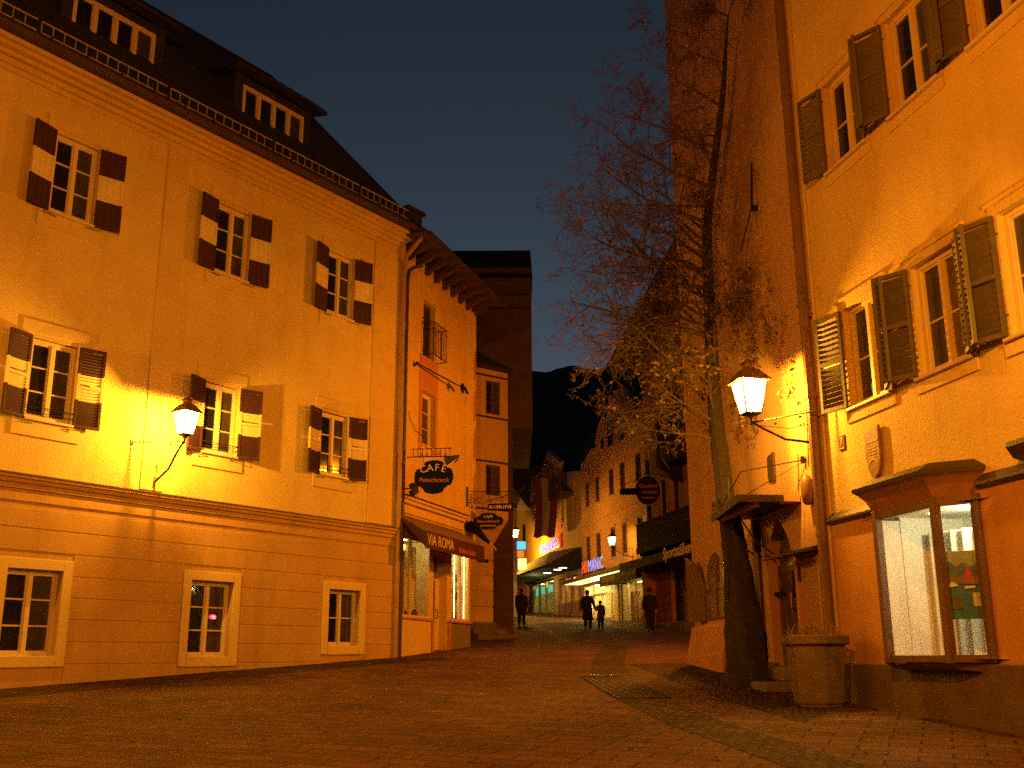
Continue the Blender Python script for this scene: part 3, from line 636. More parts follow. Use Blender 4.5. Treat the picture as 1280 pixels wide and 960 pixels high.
for (a, b, c, d, e) in (sh[0], sh[2]):
    rm = shopbox(CB, off, a + .02, b - .02, c, d, .9, CREAMR, 26, WARM)
    g = MB(off); g.box(a + .05, b - .05, .02, .028, c + .05, d - .05); fr = MB(off)
    for x in (a, (a + b) / 2 - .03 if a > 3 else a + .62, b - .06): fr.box(x, x + .06, -.02, .06, c, d)
    fr.box(a, b, -.021, .061, c, c + .06); fr.box(a, b, -.021, .061, d - .06, d); f = fr.build('shop_window', FRAME_Y, CB); g.build('pane', CLEAR, f)
    random.seed(int(a * 10))
    if a < 1:
        it = MB(off); it.box(a + .52, a + .60, .12, .18, c, d - .35); it.box(a + .08, a + .60, .12, .18, d - .42, d - .35); it.build('stand', FRAME_Y, rm)
        it = MB(off)
        for k in range(6): u = a + .12 + k * .27; hh = random.uniform(.08, .20) + (.34 if k == 0 else 0); it.lathe([(.07, 0), (.10, hh * .4), (.05, hh * .85), (.06, hh)], (u, .2 + random.uniform(-.05, .1), c + .03), 8)
        it.build('goods', COATB, rm)
        it = MB(off); it.box(a + .85, b - .1, .40, .42, c + .02, d - .12); it.box(a + .85, b - .1, .385, .4, c + 1.18, c + 1.24); it.build('back_panel', CREAMR, rm)
        it = MB(off); it.loft([[(a + .2, .3, c + .5), (a + .42, .3, c + .5), (a + .42, .42, c + .5), (a + .2, .42, c + .5)], [(a + .14, .28, c + 1.1), (a + .48, .28, c + 1.1), (a + .48, .44, c + 1.1), (a + .14, .44, c + 1.1)], [(a + .24, .3, c + 1.6), (a + .38, .3, c + 1.6), (a + .38, .4, c + 1.6), (a + .24, .4, c + 1.6)]]); it.build('hung_garment', mat('garment_tan', (.34, .20, .07), .8, .2, 5), rm)
    else:
        for zz in (c + .02, c + .62, c + 1.16):
            it = MB(off); it.box(a + .1, b - .1, .2, .42, zz, zz + .02); it.build('shelf', WHITE, rm)
            for k in range(5):
                u = a + .2 + k * .27; hh = random.uniform(.14, .36); it = MB(off); it.lathe([(.05, 0), (.095, hh * .35), (.045, hh * .8), (.06, hh)], (u, .3 + random.uniform(-.04, .04), zz + .022), 8); it.build('ornament', (COATB, STONE, mat('ware_red', (.3, .05, .02), .5), WHITE, mat('ware_gold', (.4, .24, .06), .4))[random.randint(0, 4)], rm)
        for u in (a + .12, a + .62, b - .1):
            it = MB(off); it.tube([(u, .12, c + .1), (u, .12, d - .1)], .014, 6); it.build('strip_light', emit('strip_light', (1, .78, .3), 6), rm)
# door between the windows
mb = MB(off); a, b = 2.55, 3.55; mb.box(a, a + .1, .25, .33, 1.7, 4.6); mb.box(b - .1, b, .25, .33, 1.7, 4.6); mb.box(a + .1, b - .1, .25, .33, 3.9, 4.0); mb.box(a + .1, b - .1, .25, .33, 4.5, 4.6); mb.box(a + .1, b - .1, .27, .32, 1.7, 2.55); mb.box(a + .1, a + .22, .27, .32, 2.55, 3.9); mb.box(b - .22, b - .1, .27, .32, 2.55, 3.9); mb.box(a + .22, b - .22, .27, .32, 3.78, 3.9)
dr_ = mb.build('door', FRAME_Y, CB); g = MB(off); g.box(a + .22, b - .22, .29, .30, 2.55, 3.78); g.box(a + .1, b - .1, .29, .30, 4.0, 4.5); g.build('pane', GLASS_L, dr_)
g = MB(off); g.tube([(b - .2, .26, 2.7), (b - .2, .2, 2.72), (b - .2, .2, 2.95), (b - .2, .26, 2.97)], .014, 6); g.build('handle', IRON, dr_)
st = MB(off); st.box(2.4, 3.72, -.35, .3, 1.3, 1.70); st.build('doorstep', STONE_D, CB, bevel=.02)
# awning (maroon valance)
AW = thing('awning', 'brown canvas shop awning with a maroon lettered valance', 'awning', FC, 3.0, 0, 4.4); o3 = (3.0, 0, 4.4)
u0, u1 = -.04, 4.36; wo = .85
mb = MB(o3); mb.loft([[(u0, -.03, 5.30), (u0, -wo, 4.80), (u0, -wo, 4.77), (u0, -.03, 5.26)], [(u1, -.03, 5.30), (u1, -wo, 4.80), (u1, -wo, 4.77), (u1, -.03, 5.26)]]); mb.build('canopy', AWN_T, AW)
mb = MB(o3); mb.box(u0, u1, -wo - .01, -wo + .005, 4.36, 4.80); mb.face([(u0, -.04, 5.25), (u0, -wo, 4.78), (u0, -wo, 4.40)]); mb.face([(u1, -.04, 5.25), (u1, -wo, 4.78), (u1, -wo, 4.40)]); mb.build('valance', MAROON, AW)
mb = MB(o3)
for u in (u0 + .1, u1 - .1): mb.tube([(u, -.02, 4.6), (u, -wo + .02, 4.78)], .014, 6)
mb.build('arms', IRON, AW)
text('VIA ROMA', .40, LETTER, AW, (u0 + .12 - 3, -wo - .013, 4.585 - 4.4), .004, align='LEFT', sx=.98)
text('Fashion Outlet', .22, LETTER_R, AW, (u0 + 2.32 - 3, -wo - .013, 4.52 - 4.4), .003, align='LEFT', shear=.2)
def hang_frame(fr, u, y, az):
    f = Frame(0, 0, az); f.o = fr.P(u, y, 0); return f
def ring_text_sign(e, rx, rz, m, rim):
    mb = MB(); mb.prism(oval(rx, rz, 40, .12 if rx > .4 else 0), -.03, .03, 'y'); mb.build('board', m, e)
    mb = MB(); p = oval(rx * .985, rz * .985, 40, .12 if rx > .4 else 0); p.append(p[0]); mb.tube([(a, 0, b) for a, b in p], .022, 6, cap=False); mb.build('rim', rim, e)
def strokes(e, m, x0, x1, z, h, y=-.036):
    mb = MB(); x = x0
    while x < x1 - .02:
        w_ = random.uniform(.5, .9) * h; mb.box(x, x + w_ * .3, y - .004, y, z - h / 2, z + h / 2); mb.box(x + w_ * .55, x + w_ * .8, y - .004, y, z - h * random.uniform(.1, .5), z + h * random.uniform(.1, .5)); x += w_ + h * .22
    return mb.build('lettering', m, e)
# cafe sign hanging from a bracket set square to the wall (faces down the street)
SF = Frame(0, 0, 100.0); SF.o = FC.P(.16, -.22, 0)
z = 6.76
e = thing('cafe_sign', 'dark notched oval sign with cream and orange lettering hung above the shop awning', 'sign', SF, .72, 0, z - .52)
ring_text_sign(e, .52, .44, BLACK, IRON)
for k, (ch, ang) in enumerate(zip('CAFE', (24, 8, -8, -24))):
    text(ch, .27, LETTER, e, (-.33 * math.sin(R(ang)) * 2.05, -.036, .20 + .10 * math.cos(R(ang * 2.2)) - .06), .004, roty=R(-ang * .8))
text('Feinschmeck', .17, LETTER_R, e, (0.02, -.036, -.09), .004, shear=.15, sx=.92, roty=R(2))
mb = MB()
for dx in (-.28, .28): mb.tube([(dx, 0, .40), (dx * 1.1, 0, .60)], .009, 5)
mb.build('hanger', IRON, e)
e = thing('sign_bracket', 'iron grille bracket with red pickets carrying the cafe sign', 'bracket', SF, 0, 0, z)
mb = MB(); mb.tube([(-.02, 0, .04), (1.35, 0, .02)], .016, 6); mb.tube([(.1, 0, .25), (1.2, 0, .24)], .012, 6)
for k in range(9): mb.tube([(.15 + k * .125, 0, .03), (.15 + k * .125, 0, .25)], .009, 4)
mb.tube([(1.35, 0, .02), (1.38, 0, -.06), (1.28, 0, -.16)], .016, 6)
mb.prism([(1.0, 0), (1.40, .05), (1.40, 0), (1.05, -.22)], -.04, .04, 'y'); mb.tube([(.0, 0, 1.3), (.02, 0, 1.1), (.2, 0, .75), (.5, 0, .5)], .010, 5); mb.build('bars', IRON, e)
mb = MB()
for k in range(5): mb.prism([(.3 + k * .17, .06), (.4 + k * .17, .06), (.35 + k * .17, .2)], -.012, .012, 'y')
mb.build('pickets', PL_RED, e)
# pole fixed flat along the wall under the balcony
e = thing('flag_pole_holder', 'dark iron rod with a leafy end fixed slanting across the ochre wall', 'bracket', FC, .9, 0, 9.0); o3 = (.9, 0, 9.0)
mb = MB(o3); mb.tube([(.9, -.1, 9.62), (2.6, -.38, 9.52), (3.5, -.5, 9.5)], .022, 6); mb.tube([(.9, 0, 9.55), (.9, -.14, 9.65)], .04, 6)
mb.obox((3.55, -.5, 9.5), (.14, 0, 0), (0, .03, 0), (0, 0, .05)); mb.obox((3.4, -.5, 9.47), (.05, 0, .1), (0, .03, 0), (-.08, 0, .05)); mb.obox((3.75, -.5, 9.46), (.1, 0, -.03), (0, .02, 0), (.01, 0, .04)); mb.build('rod', IRON, e)
# spotlights clustered at the corner
e = thing('floodlight_cluster', 'pair of small black floodlights beside the downpipe over the awning', 'floodlight', FC, .25, 0, 5.9); o3 = (.25, 0, 5.9)
mb = MB(o3); mb.tube([(.25, 0, 5.95), (.25, -.3, 5.98)], .02, 6); mb.obox((.3, -.36, 6.05), (.13, -.02, .05), (0, .07, 0), (-.03, 0, .06)); mb.obox((.42, -.3, 5.90), (.12, -.02, .07), (0, .06, 0), (-.04, 0, .06)); mb.build('lamps', IRON, e)
# second bracket and oval sign, at the far corner of the cafe
BF = Frame(0, 0, 97.0); BF.o = FC.P(5.0, -.05, 0); zb = 6.25
e = thing('scroll_bracket', 'long wrought iron scroll bracket reaching out from the cafe corner', 'bracket', BF, 0, 0, zb)
mb = MB(); mb.tube([(0, 0, .36), (1.62, 0, .30)], .013, 6); mb.box(-.03, .02, -.03, .03, -.12, .5)
def scroll(mb, cx, cz, r, turns=1.6, rad=.009, flip=1, a0=0):
    pts = []
    for k in range(26):
        t = k / 25; a = a0 + flip * 2 * math.pi * turns * t; q = r * (1 - .78 * t); pts.append((cx + q * math.cos(a), 0, cz + q * math.sin(a)))
    mb.tube(pts, rad, 5)
for k in range(4): scroll(mb, .2 + .38 * k, .17, .16, 1.7, .010, 1 if k % 2 else -1, math.pi / 2)
for k in range(4): scroll(mb, .38 + .36 * k, .06, .09, 1.4, .008, -1 if k % 2 else 1)
mb.tube([(0, 0, .0), (.5, 0, -.02), (.9, 0, .1), (1.62, 0, .30), (1.8, 0, .42), (1.72, 0, .5)], .012, 6); mb.build('scrolls', IRON, e)
e = thing('name_board', 'small dark rectangular board hung under the scroll bracket', 'sign', BF, 1.05, -.02, zb - .16)
mb = MB(); mb.box(-.40, .40, -.02, .02, -.11, .11); mb.build('board', BLACK, e, bevel=.01)
mb = MB(); random.seed(4); x = -.35
while x < .33:
    ww = random.uniform(.03, .055); mb.box(x, x + ww * .35, -.026, -.021, -.05, .05); mb.box(x + ww * .5, x + ww, -.026, -.021, random.choice((-.05, .02)), random.choice((-.02, .05))); x += ww + .022
mb.build('lettering', LETTER, e)
mb = MB()
for dx in (-.3, .3): mb.tube([(dx, 0, .10), (dx, 0, .3)], .008, 5)
mb.build('hanger', IRON, e)
e = thing('oval_sign', 'dark oval signboard with one orange line of lettering beyond the awning', 'sign', BF, .70, -.25, zb - .62)
ring_text_sign(e, .46, .25, BLACK, STONE_D)
text('CAFE', .12, LETTER, e, (0, -.036, .13), .003); text('Feinschmeck', .135, LETTER_R, e, (0, -.036, -.01), .003, sx=1.0); strokes(e, LETTER, -.24, .24, -.14, .05)
mb = MB(); mb.tube([(-.2, .1, .24), (-.2, .22, .60)], .009, 5); mb.tube([(.2, .1, .24), (.2, .22, .60)], .009, 5); mb.build('hanger', IRON, e)
# folded parasol / furled cloth bracket under the oval sign
e = thing('furled_banner', 'furled dark banner on a slanting pole beneath the oval sign', 'banner', BF, .1, 0, 5.0); 
mb = MB(); mb.tube([(-.05, 0, .55), (.25, -.1, .35), (.62, -.2, -.02)], [.17, .13, .05], 8); mb.build('cloth', BLACK, e, smooth=True)
mb = MB(); mb.tube([(.1, -.05, .62), (.85, -.25, -.25)], .025, 6); mb.build('pole', PL_RED, e)

# ------------------------------------------------------------------ oriel house and the dark tall house behind it
z0 = 2.2; off = (0, 0, z0)
OB = thing('oriel_house', 'ochre house with a three storey square oriel and banded stone corner', 'house', FO, 0, 0, z0)
ow = 1.38
ohs = [(.32, 1.0, 10.55, 11.85), (.32, 1.0, 7.45, 8.6)]
mb = MB(off); wall(mb, -.6, ow, 6.6, 12.3, ohs, 0, .15); shell(mb, -.6, ow, 6.6, 12.3, 2.2); mb.build('oriel_wall', PL_CAFE, OB)
for zz in (12.0, 10.38, 8.68, 6.9): mb = MB(off); mb.box(-.6, ow + .05, -.05, 0, zz, zz + .07); mb.build('string_course', PIPE_D, OB, bevel=.008)
mb = MB(off); mb.loft([[(-.6, 0, 12.28), (ow, 0, 12.28), (ow, 2.2, 12.28), (-.6, 2.2, 12.28)], [(-.6, -.12, 12.42), (ow + .22, -.12, 12.42), (ow + .22, 2.3, 12.42), (-.6, 2.3, 12.42)]]); mb.build('cornice', PIPE_D, OB)
mb = MB(off); mb.loft([[(-.6, -.14, 12.42), (ow + .24, -.14, 12.42), (ow + .24, 2.3, 12.42), (-.6, 2.3, 12.42)], [(-.3, .5, 13.0), (.5, .5, 13.0), (.5, 2, 13.0), (-.3, 2, 13.0)], [(-.1, 1.0, 13.9), (.1, 1.0, 13.9), (.1, 1.4, 13.9), (-.1, 1.4, 13.9)]]); mb.build('oriel_roof', ROOF, OB)
for a, b, c, d in ohs: casement(OB, off, (a + b) / 2, c, b - a, d - c, rows=3, y=.07, cols=2, fw=.04, mull=.05, panes=(GLASS_D, GLASS_C), fr=WOOD_B)
mb = MB(off)   # corbelled underside down to the banded corner
mb.loft([[(-.6, 0, 6.6), (ow, 0, 6.6), (ow, 2.2, 6.6), (-.6, 2.2, 6.6)], [(-.6, .35, 5.7), (.95, .35, 5.7), (.95, 2.2, 5.7), (-.6, 2.2, 5.7)]]); mb.build('corbel', PL_CAFE, OB)
mb = MB(off); mb.box(-3.5, .92, .38, 7, 1.2, 5.7); mb.build('ground_floor_wall', PL_CAFE, OB)
mb = MB(off)
for k in range(5): mb.box(-.5, .95, .34, .9, 2.86 + k * .56, 2.86 + k * .56 + .52)
mb.build('banded_stones', PL_CAFE, OB, bevel=.015)
mb = MB(off); mb.box(-.6, 1.02, .28, 1.0, 1.2, 2.84); mb.build('plinth', STONE_D, OB, bevel=.02)
mb = MB(off); mb.box(.2, .7, .325, .36, 5.0, 5.12); mb.build('street_plate', IRON, OB)
# steps in front of the oriel house
SB = thing('stone_steps', 'low dark stone steps running out from the banded corner', 'steps', FO, .9, -.2, 2.3)
mb = MB(); mb.box(-1.5, .45, -.6, .7, -.4, .12); mb.build('lower_step', STONE_D, SB, bevel=.02)
mb = MB(); mb.box(-1.5, .05, -.3, .7, .12, .32); mb.build('middle_step', STONE_D, SB, bevel=.02)
mb = MB(); mb.box(-1.5, -.2, .0, .7, .32, .52); mb.build('upper_step', STONE_D, SB, bevel=.02)
# dark tall house
FD = Frame(0, 39.6, 90.0); k = 39.6 / 38; z0 = 2.4; off = (0, 0, z0)
DB = thing('tall_dark_house', 'tall dark unlit rubble house with an overhanging upper part behind the oriel', 'house', FD, -1.5, 0, z0); off = (-1.5, 0, z0)
XT = .80
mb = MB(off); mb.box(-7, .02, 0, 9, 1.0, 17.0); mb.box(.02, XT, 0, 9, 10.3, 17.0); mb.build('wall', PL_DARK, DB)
mb = MB(off); mb.box(-7, XT + .0, -.03, -.0, 10.32, 10.45); mb.box(.02, XT, -.04, 0, 11.0, 11.1); mb.build('beam', WOOD_D, DB)
mb = MB(off); mb.loft([[(-7, -.55, 16.05), (XT - .1, -.55, 16.05), (XT - .1, 0, 15.7), (-7, 0, 15.7)], [(-7, -.7, 16.2), (XT + .04, -.7, 16.2), (XT + .04, 0, 16.2), (-7, 0, 16.2)]]); mb.tube([(-7, -.72, 16.22), (XT, -.72, 16.22)], .07, 6); mb.box(-1.1, XT - .05, -.3, 0, 15.2, 15.72); mb.build('eaves_cornice', WOOD_D, DB, bevel=.02)
mb = MB(off); zr = at(650, 313, 42.6).z; mb.prism([(-.75, 16.2), (3.0, zr), (3.0, 16.2)], -7, XT + .04, 'x'); mb.prism([(3.0, 16.2), (3.0, zr), (9.5, 16.2)], -7, XT + .04, 'x'); mb.build('roof', ROOF, DB)

# ------------------------------------------------------------------ yellow house on the right
z0 = .8; off = (0, 0, z0)
RB = thing('yellow_house', 'yellow roughcast house with green louvred shutters and a lit bay shop window', 'house', FR, 0, 0, z0)
UE = 20.0
uc2 = [1.50, 3.32, 5.15, 7.0, 8.9, 11.5, 14]; uc3 = uc2
wh = [(u - .52, u + .52, 5.20, 6.78) for u in uc2] + [(u - .52, u + .52, 9.10, 10.62) for u in uc3]
mb = MB(off); wall(mb, -.18, UE, 3.62, 15, wh, 0, .22); shell(mb, -.18, UE, 3.62, 15, 10); mb.build('wall', PL_YEL, RB)
BA = FR.uv(1095, 640, .35)[0]; BM = FR.uv(1170, 640, .35)[0]; BE = 3.62; BO = .36
mb = MB(off); wall(mb, -.18, UE, 1.5, 3.62, [(BA + .06, BE - .06, 1.52, 3.60, .1)], -.03, .1); shell(mb, -.18, UE, 1.5, 3.62, 10, -.03); mb.build('lower_wall', PL_OCHRE, RB)
mb = MB(off); mb.box(-.2, UE, -.10, .1, -.5, 1.5); mb.build('plinth', PL_PLINTH, RB, bevel=.015)
mb = MB(off); mb.prism([(-.12, 3.60), (-.12, 3.63), (0, 3.74), (0, 3.56), (-.06, 3.56)], .12, BA - .02, 'x'); mb.prism([(-.12, 3.60), (-.12, 3.63), (0, 3.74), (0, 3.56), (-.06, 3.56)], BE + .12, UE, 'x'); mb.build('ledge', PIPE_D, RB)
mb = MB(off); mb.box(-.12, .12, -.035, 0, 3.64, 14.9); mb.box(-.14, .10, -.065, -.03, 1.5, 3.6); mb.build('corner_strip', PL_YEL, RB, bevel=.008)
mb = MB(off); mb.tube([(-.02, -.42, 15.0), (-.02, -.12, 14.4), (-.02, -.12, .95)], .085, 12)
for zz in (1.9, 3.4, 5.6, 8.2, 11): mb.tube([(-.02, -.12, zz), (-.02, -.12, zz + .07)], .098, 12)
mb.build('downpipe', PIPE_R, RB)
mb = MB(off); mb.tube([(-.14, -.06, .95), (-.14, -.06, 2.9)], .055, 8); mb.build('grey_pipe', PIPE_D, RB)
mb = MB(off); mb.box(-.6, UE, -.75, .2, 15, 15.2); mb.prism([(-.75, 15.2), (5, 19.2), (10.5, 15.2)], -.6, UE, 'x'); mb.build('roof', ROOF, RB)
random.seed(21)
def rwin(u, z, ht, lit, angs):
    win, hw = casement(RB, off, u, z, 1.02, ht, rows=2, y=.12, fr=FRAME_Y, panes=(GLASS_C, GLASS_L) if lit else (GLASS_D, GLASS_C), sill=(.10, .09), rowsplit=[.46])
    s = MB(); s.box(-.66, -.51, -.03, 0, -.05, ht + .13); s.box(.51, .66, -.03, 0, -.05, ht + .13); s.box(-.51, .51, -.03, 0, ht, ht + .13); s.box(-.70, .70, -.055, 0, ht + .13, ht + .19); s.box(-.66, .66, -.03, 0, -.22, -.055); s.build('surround', PL_YEL, win, bevel=.006)
    shutter(win, -1, -.53, ht - .02, .52, angs[0], [GREEN], None, True, .01, -.07); shutter(win, 1, .53, ht - .02, .52, angs[1], [GREEN], None, True, .01, -.07)
for i, u in enumerate(uc2): rwin(u, 5.22, 1.55, True, [(16, 26), (30, 24), (18, 15), (12, 14), (15, 15), (12, 12), (12, 12)][i])
for i, u in enumerate(uc3): rwin(u, 9.12, 1.5, False, [(14, 30), (28, 22), (16, 15), (12, 14), (15, 15), (12, 12), (12, 12)][i])
# bay shop window: shallow prow with glass front and one canted side
zb, zt = 1.54, 3.42
plan = [(BA, -.03), (BA + .02, -BO), (BM, -BO), (BE, -.03)]
mb = MB(off)
def bay_bar(p, q, z_a, z_b, th=.05, ins=0.0):
    p, q = Vector(p), Vector(q); d = (q - p); L = d.length; d.normalize(); nrm = Vector((d.y, -d.x)); c = (p + q) / 2 - nrm * 0
    mb.obox((c.x, c.y, (z_a + z_b) / 2), (d.x * L / 2, d.y * L / 2, 0), (nrm.x * th / 2, nrm.y * th / 2, 0), (0, 0, (z_b - z_a) / 2))
for p, q in zip(plan, plan[1:]):
    bay_bar(p, q, zb - .02, zb + .07, .07); bay_bar(p, q, zt - .02, zt + .09, .07)
for p in plan: mb.box(p[0] - .052, p[0] + .052, p[1] - .052, p[1] + .048, zb - .03, zt + .095)
mb.box(BE - .03, BE + .10, -.085, -.035, zb - .025, zt + .093)
bw = mb.build('bay_window', WOOD_B, RB, bevel=.006)
lp = MB(off); lp.obox((BA + .045, -.19, (zb + zt) / 2), (.012, 0, 0), (0, .15, 0), (0, 0, (zt - zb) / 2 - .03)); lp.box(BA + .05, BA + .072, -.045, .08, zb + .001, zt + .019); lp.build('side_panel', WHITE, bw)
g = MB(off)
for p, q in list(zip(plan, plan[1:]))[1:]:
    p, q = Vector(p), Vector(q); g.face([(p.x, p.y, zb + .07), (q.x, q.y, zb + .07), (q.x, q.y, zt - .02), (p.x, p.y, zt - .02)])
g.build('pane', CLEAR, bw)
mb = MB(off)  # flared cornice hood
def pl(o, dz): return [(BA - o, .0, dz), (BA - o * .8, -BO - o, dz), (BM + o * .3, -BO - o, dz), (BE + o, -.0, dz)]
mb.loft([pl(.03, 3.50), pl(.05, 3.56), pl(.09, 3.66), pl(.17, 3.75), pl(.20, 3.77), pl(.21, 3.81), pl(.03, 3.92)], cap=True); mb.build('hood', mat('hood_painted', (.22, .09, .035), .8, .2, 4, .3, 40, stain=.2), bw)
mb = MB(off); mb.loft([pl(.22, 3.78), pl(.235, 3.835), pl(.03, 3.95)]); mb.build('hood_flashing', PIPE_D, bw)
mb = MB(off); mb.box(BA - .03, BE + .03, -BO - .04, -.105, 1.42, 1.50) if False else mb.loft([[(BA, -.03, 1.40), (BA + .02, -BO * .9, 1.45), (BM, -BO * .9, 1.45), (BE, -.03, 1.40)], [(BA - .03, -.03, 1.51), (BA - .02, -BO - .05, 1.51), (BM + .02, -BO - .05, 1.51), (BE + .03, -.03, 1.51)]]); mb.build('sill', WOOD_B, bw)
rm = MB(off); a, b, dp = BA + .03, BE + .3, .95; c, d = zb, zt + .02
rm.face([(a, .075, c), (a, dp, c), (a, dp, d), (a, .075, d)]); rm.face([(b, .075, c), (b, .075, d), (b, dp, d), (b, dp, c)]); rm.face([(a, dp, c), (b, dp, c), (b, dp, d), (a, dp, d)])
rm.face([(a, -BO + .06, d), (a, dp, d), (b, dp, d), (b, -.03, d), (BM, -BO + .06, d)]); rm.face([(a, -BO + .06, c + .02), (BM, -BO + .06, c + .02), (b, -.03, c + .02), (b, dp, c + .02), (a, dp, c + .02)])
rm.face([(a, .075, c), (a, .075, d), (BA + .06, .075, d), (BA + .06, .075, c)]); rm.face([(BE - .06, .075, c), (BE - .06, .075, d), (b, .075, d), (b, .075, c)])
rmo = rm.build('display_room', WHITE, RB)
for uu, yy in ((BA + .55, .15), (BM - .1, .3), (BM + .5, .3)):
    s = MB(off); s.lathe([(.055, d - .012), (.055, d - .004)], (uu, yy, 0), 12); s.build('spot_lamp', SPOT, rmo); uu > BM - .3 and uu < BM and lamp('spot_light', rmo, Vector((uu, yy, d - .12)) - Vector(off), 38, (1, .90, .52), .05)
def curtain(parent, off, p, q, zl, zh, m, amp=.035, wl_=.14, name='curtain'):
    p, q = Vector(p), Vector(q); dv = q - p; L = dv.length; dv.normalize(); nv = Vector((-dv.y, dv.x)); n = int(L / wl_ * 8); mb = MB(off); ra = []; rb = []
    for k in range(n + 1):
        t = k / n * L; w_ = amp * math.sin(t / wl_ * 2 * math.pi + .7 * math.sin(t * 5)); c_ = p + dv * t + nv * w_; c2 = p + dv * t + nv * w_ * 1.25; ra.append((c_.x, c_.y, zh)); rb.append((c2.x, c2.y, zl))
    for k in range(n): mb.face([rb[k], rb[k + 1], ra[k + 1], ra[k]])
    return mb.build(name, m, parent, smooth=True)
curtain(rmo, off, (BA + .06, .34), (b - .05, .64), c + .03, d - .22, CURTAIN, .075, .19)
# poster hung inside the canted pane
pc = FR.uv(1195, 752, .10); PW, PH = .52, .82
pf = Frame(0, 0, 0); dd = (FR.X * (plan[3][0] - plan[2][0]) + FR.Y * (plan[3][1] - plan[2][1])).normalized(); pf.X = dd; pf.Y = Vector((-dd.y, dd.x, 0)); pf.rot = math.atan2(dd.y, dd.x); pf.o = FR.P((plan[2][0] + plan[3][0]) / 2 - .05, (plan[2][1] + plan[3][1]) / 2, 0) + pf.Y * .10
e = thing('lake_poster', 'blue and green lake poster with a small red sail hung in the bay window', 'poster', pf, 0.0, 0, 2.44)
def flat(pts, m, name, y): mb = MB(); mb.prism(pts, y - .002, y + .002, 'y'); return mb.build(name, m, e)
SKYG = mat('poster_sky', (.26, .31, .20), .6); 
flat([(-PW / 2, -PH / 2), (PW / 2, -PH / 2), (PW / 2, PH / 2), (-PW / 2, PH / 2)], mat('poster_lake', (.045, .15, .34), .6, .3, 4), 'sheet', 0)
flat([(-PW / 2, .06), (PW / 2, .06), (PW / 2, PH / 2), (-PW / 2, PH / 2)], SKYG, 'sky', -.005)
flat([(-PW / 2, .05), (PW / 2, .05), (PW / 2, .20), (.18, .26), (.12, .21), (.02, .27), (-.06, .22), (-.14, .29), (-.2, .22), (-PW / 2, .26)], mat('poster_hills', (.09, .14, .14), .6, .5, 10), 'mountains', -.009)
flat([(-PW / 2, .02), (PW / 2, .0), (PW / 2, .09), (0, .11), (-PW / 2, .08)], mat('poster_shore', (.20, .15, .05), .6, .4, 12), 'shore', -.013)
flat([(.02, .02), (.06, .08), (.09, .08), (.12, .02), (.09, .18), (.06, .20)], mat('poster_red', (.65, .02, .03), .6), 'red_sail', -.017)
flat([(-.22, -.04), (-.04, -.01), (-.12, .04)], WHITE, 'white_sail', -.017); flat([(.02, -.05), (.14, -.04), (.14, -.015), (.02, -.02)], WHITE, 'hull', -.017)
flat([(-.2, -.3), (-.02, -.28), (-.04, -.16), (-.14, -.12), (-.22, -.18)], mat('poster_rock', (.12, .10, .05), .6, .5, 14), 'rocks', -.013)
flat([(.10, -.26), (PW / 2 - .01, -.26), (PW / 2 - .01, -.1), (.10, -.1)], mat('poster_card', (.55, .5, .3), .6), 'card', -.017); flat([(.15, -.17), (.20, -.17), (.18, -.13)], mat('poster_mark', (.2, .25, .4), .6), 'card_mark', -.021)
# plaque and house number
u, z = FR.uv(1092, 565, .05)
e = thing('wooden_plaque', 'shield shaped brown plaque with carved lines on the yellow wall', 'plaque', FR, u, 0, z)
pts = [(-.19, .32), (.19, .37), (.19, -.05), (.17, -.2), (.10, -.33), (0, -.40), (-.10, -.34), (-.17, -.2), (-.19, -.05)]
mb = MB(); mb.prism(pts, -.07, -.02, 'y'); mb.build('board', mat('plaque_wood', (.20, .085, .03), .6, .3, 8, .3, 40), e, bevel=.012)
mb = MB()
for j, (zz, a, b, hh) in enumerate(((.155, -.15, .15, .028), (.06, -.12, .13, .018), (.015, -.12, .13, .018), (-.03, -.09, .12, .018), (-.075, -.1, .1, .018))):
    x = a
    while x < b - .02:
        ww = random.uniform(.022, .05); mb.box(x, x + ww, -.076, -.0705, zz - hh / 2, zz + hh / 2); x += ww + .014
mb.build('lettering', LETTER, e)
mb = MB()
for k in range(9):
    t = math.pi * (.12 + .76 * k / 8); mb.box(.12 * math.cos(t) - .014, .12 * math.cos(t) + .014, -.078, -.0705, -.21 + .09 * math.sin(t), -.18 + .09 * math.sin(t))
mb.build('ornament', LETTER, e)
mb = MB(); mb.box(-.12, -.08, -.02, 0, .1, .2); mb.box(.08, .12, -.02, 0, .1, .2); mb.build('mounts', IRON, e)
u, z = FR.uv(1052, 554, .02)
e = thing('house_number', 'small dark enamel plate with a pale number seven beside the downpipe', 'number plate', FR, u, 0, z)
mb = MB(); mb.box(-.085, .085, -.022, 0, -.11, .12); mb.build('plate', mat('plate_brown', (.10, .045, .03), .4), e, bevel=.006); text('7', .17, LETTER, e, (0, -.026, .02), .002); mb = MB(); mb.box(-.06, .06, -.026, -.0225, -.09, -.075); mb.build('underline', LETTER, e)
# corner of a further hood at the right edge
u, z = FR.uv(1268, 555, .1)
e = thing('bracket_hood', 'end of a small dark hooded shelf on the wall at the right edge', 'hood', FR, u + .72, 0, z - .15)
mb = MB(); mb.prism([(-.0, .2), (-.36, .12), (-.38, .06), (-.34, .0), (-.3, -.06), (0, -.14)], -.52, .9, 'x'); mb.build('shelf', PIPE_D, e)
mb = MB(); mb.prism([(-.0, -.14), (-.26, -.08), (-.1, -.5), (0, -.6)], -.35, .75, 'x'); mb.build('corbel', PL_OCHRE, e)
lantern('large lit four-sided lantern on the right, reaching over the pavement past the tree', FR, -.74, at(950, 517, 16.7).z - .03, .84, -.10, 4.88, 1050, tie_u=.50, scale=1.2)
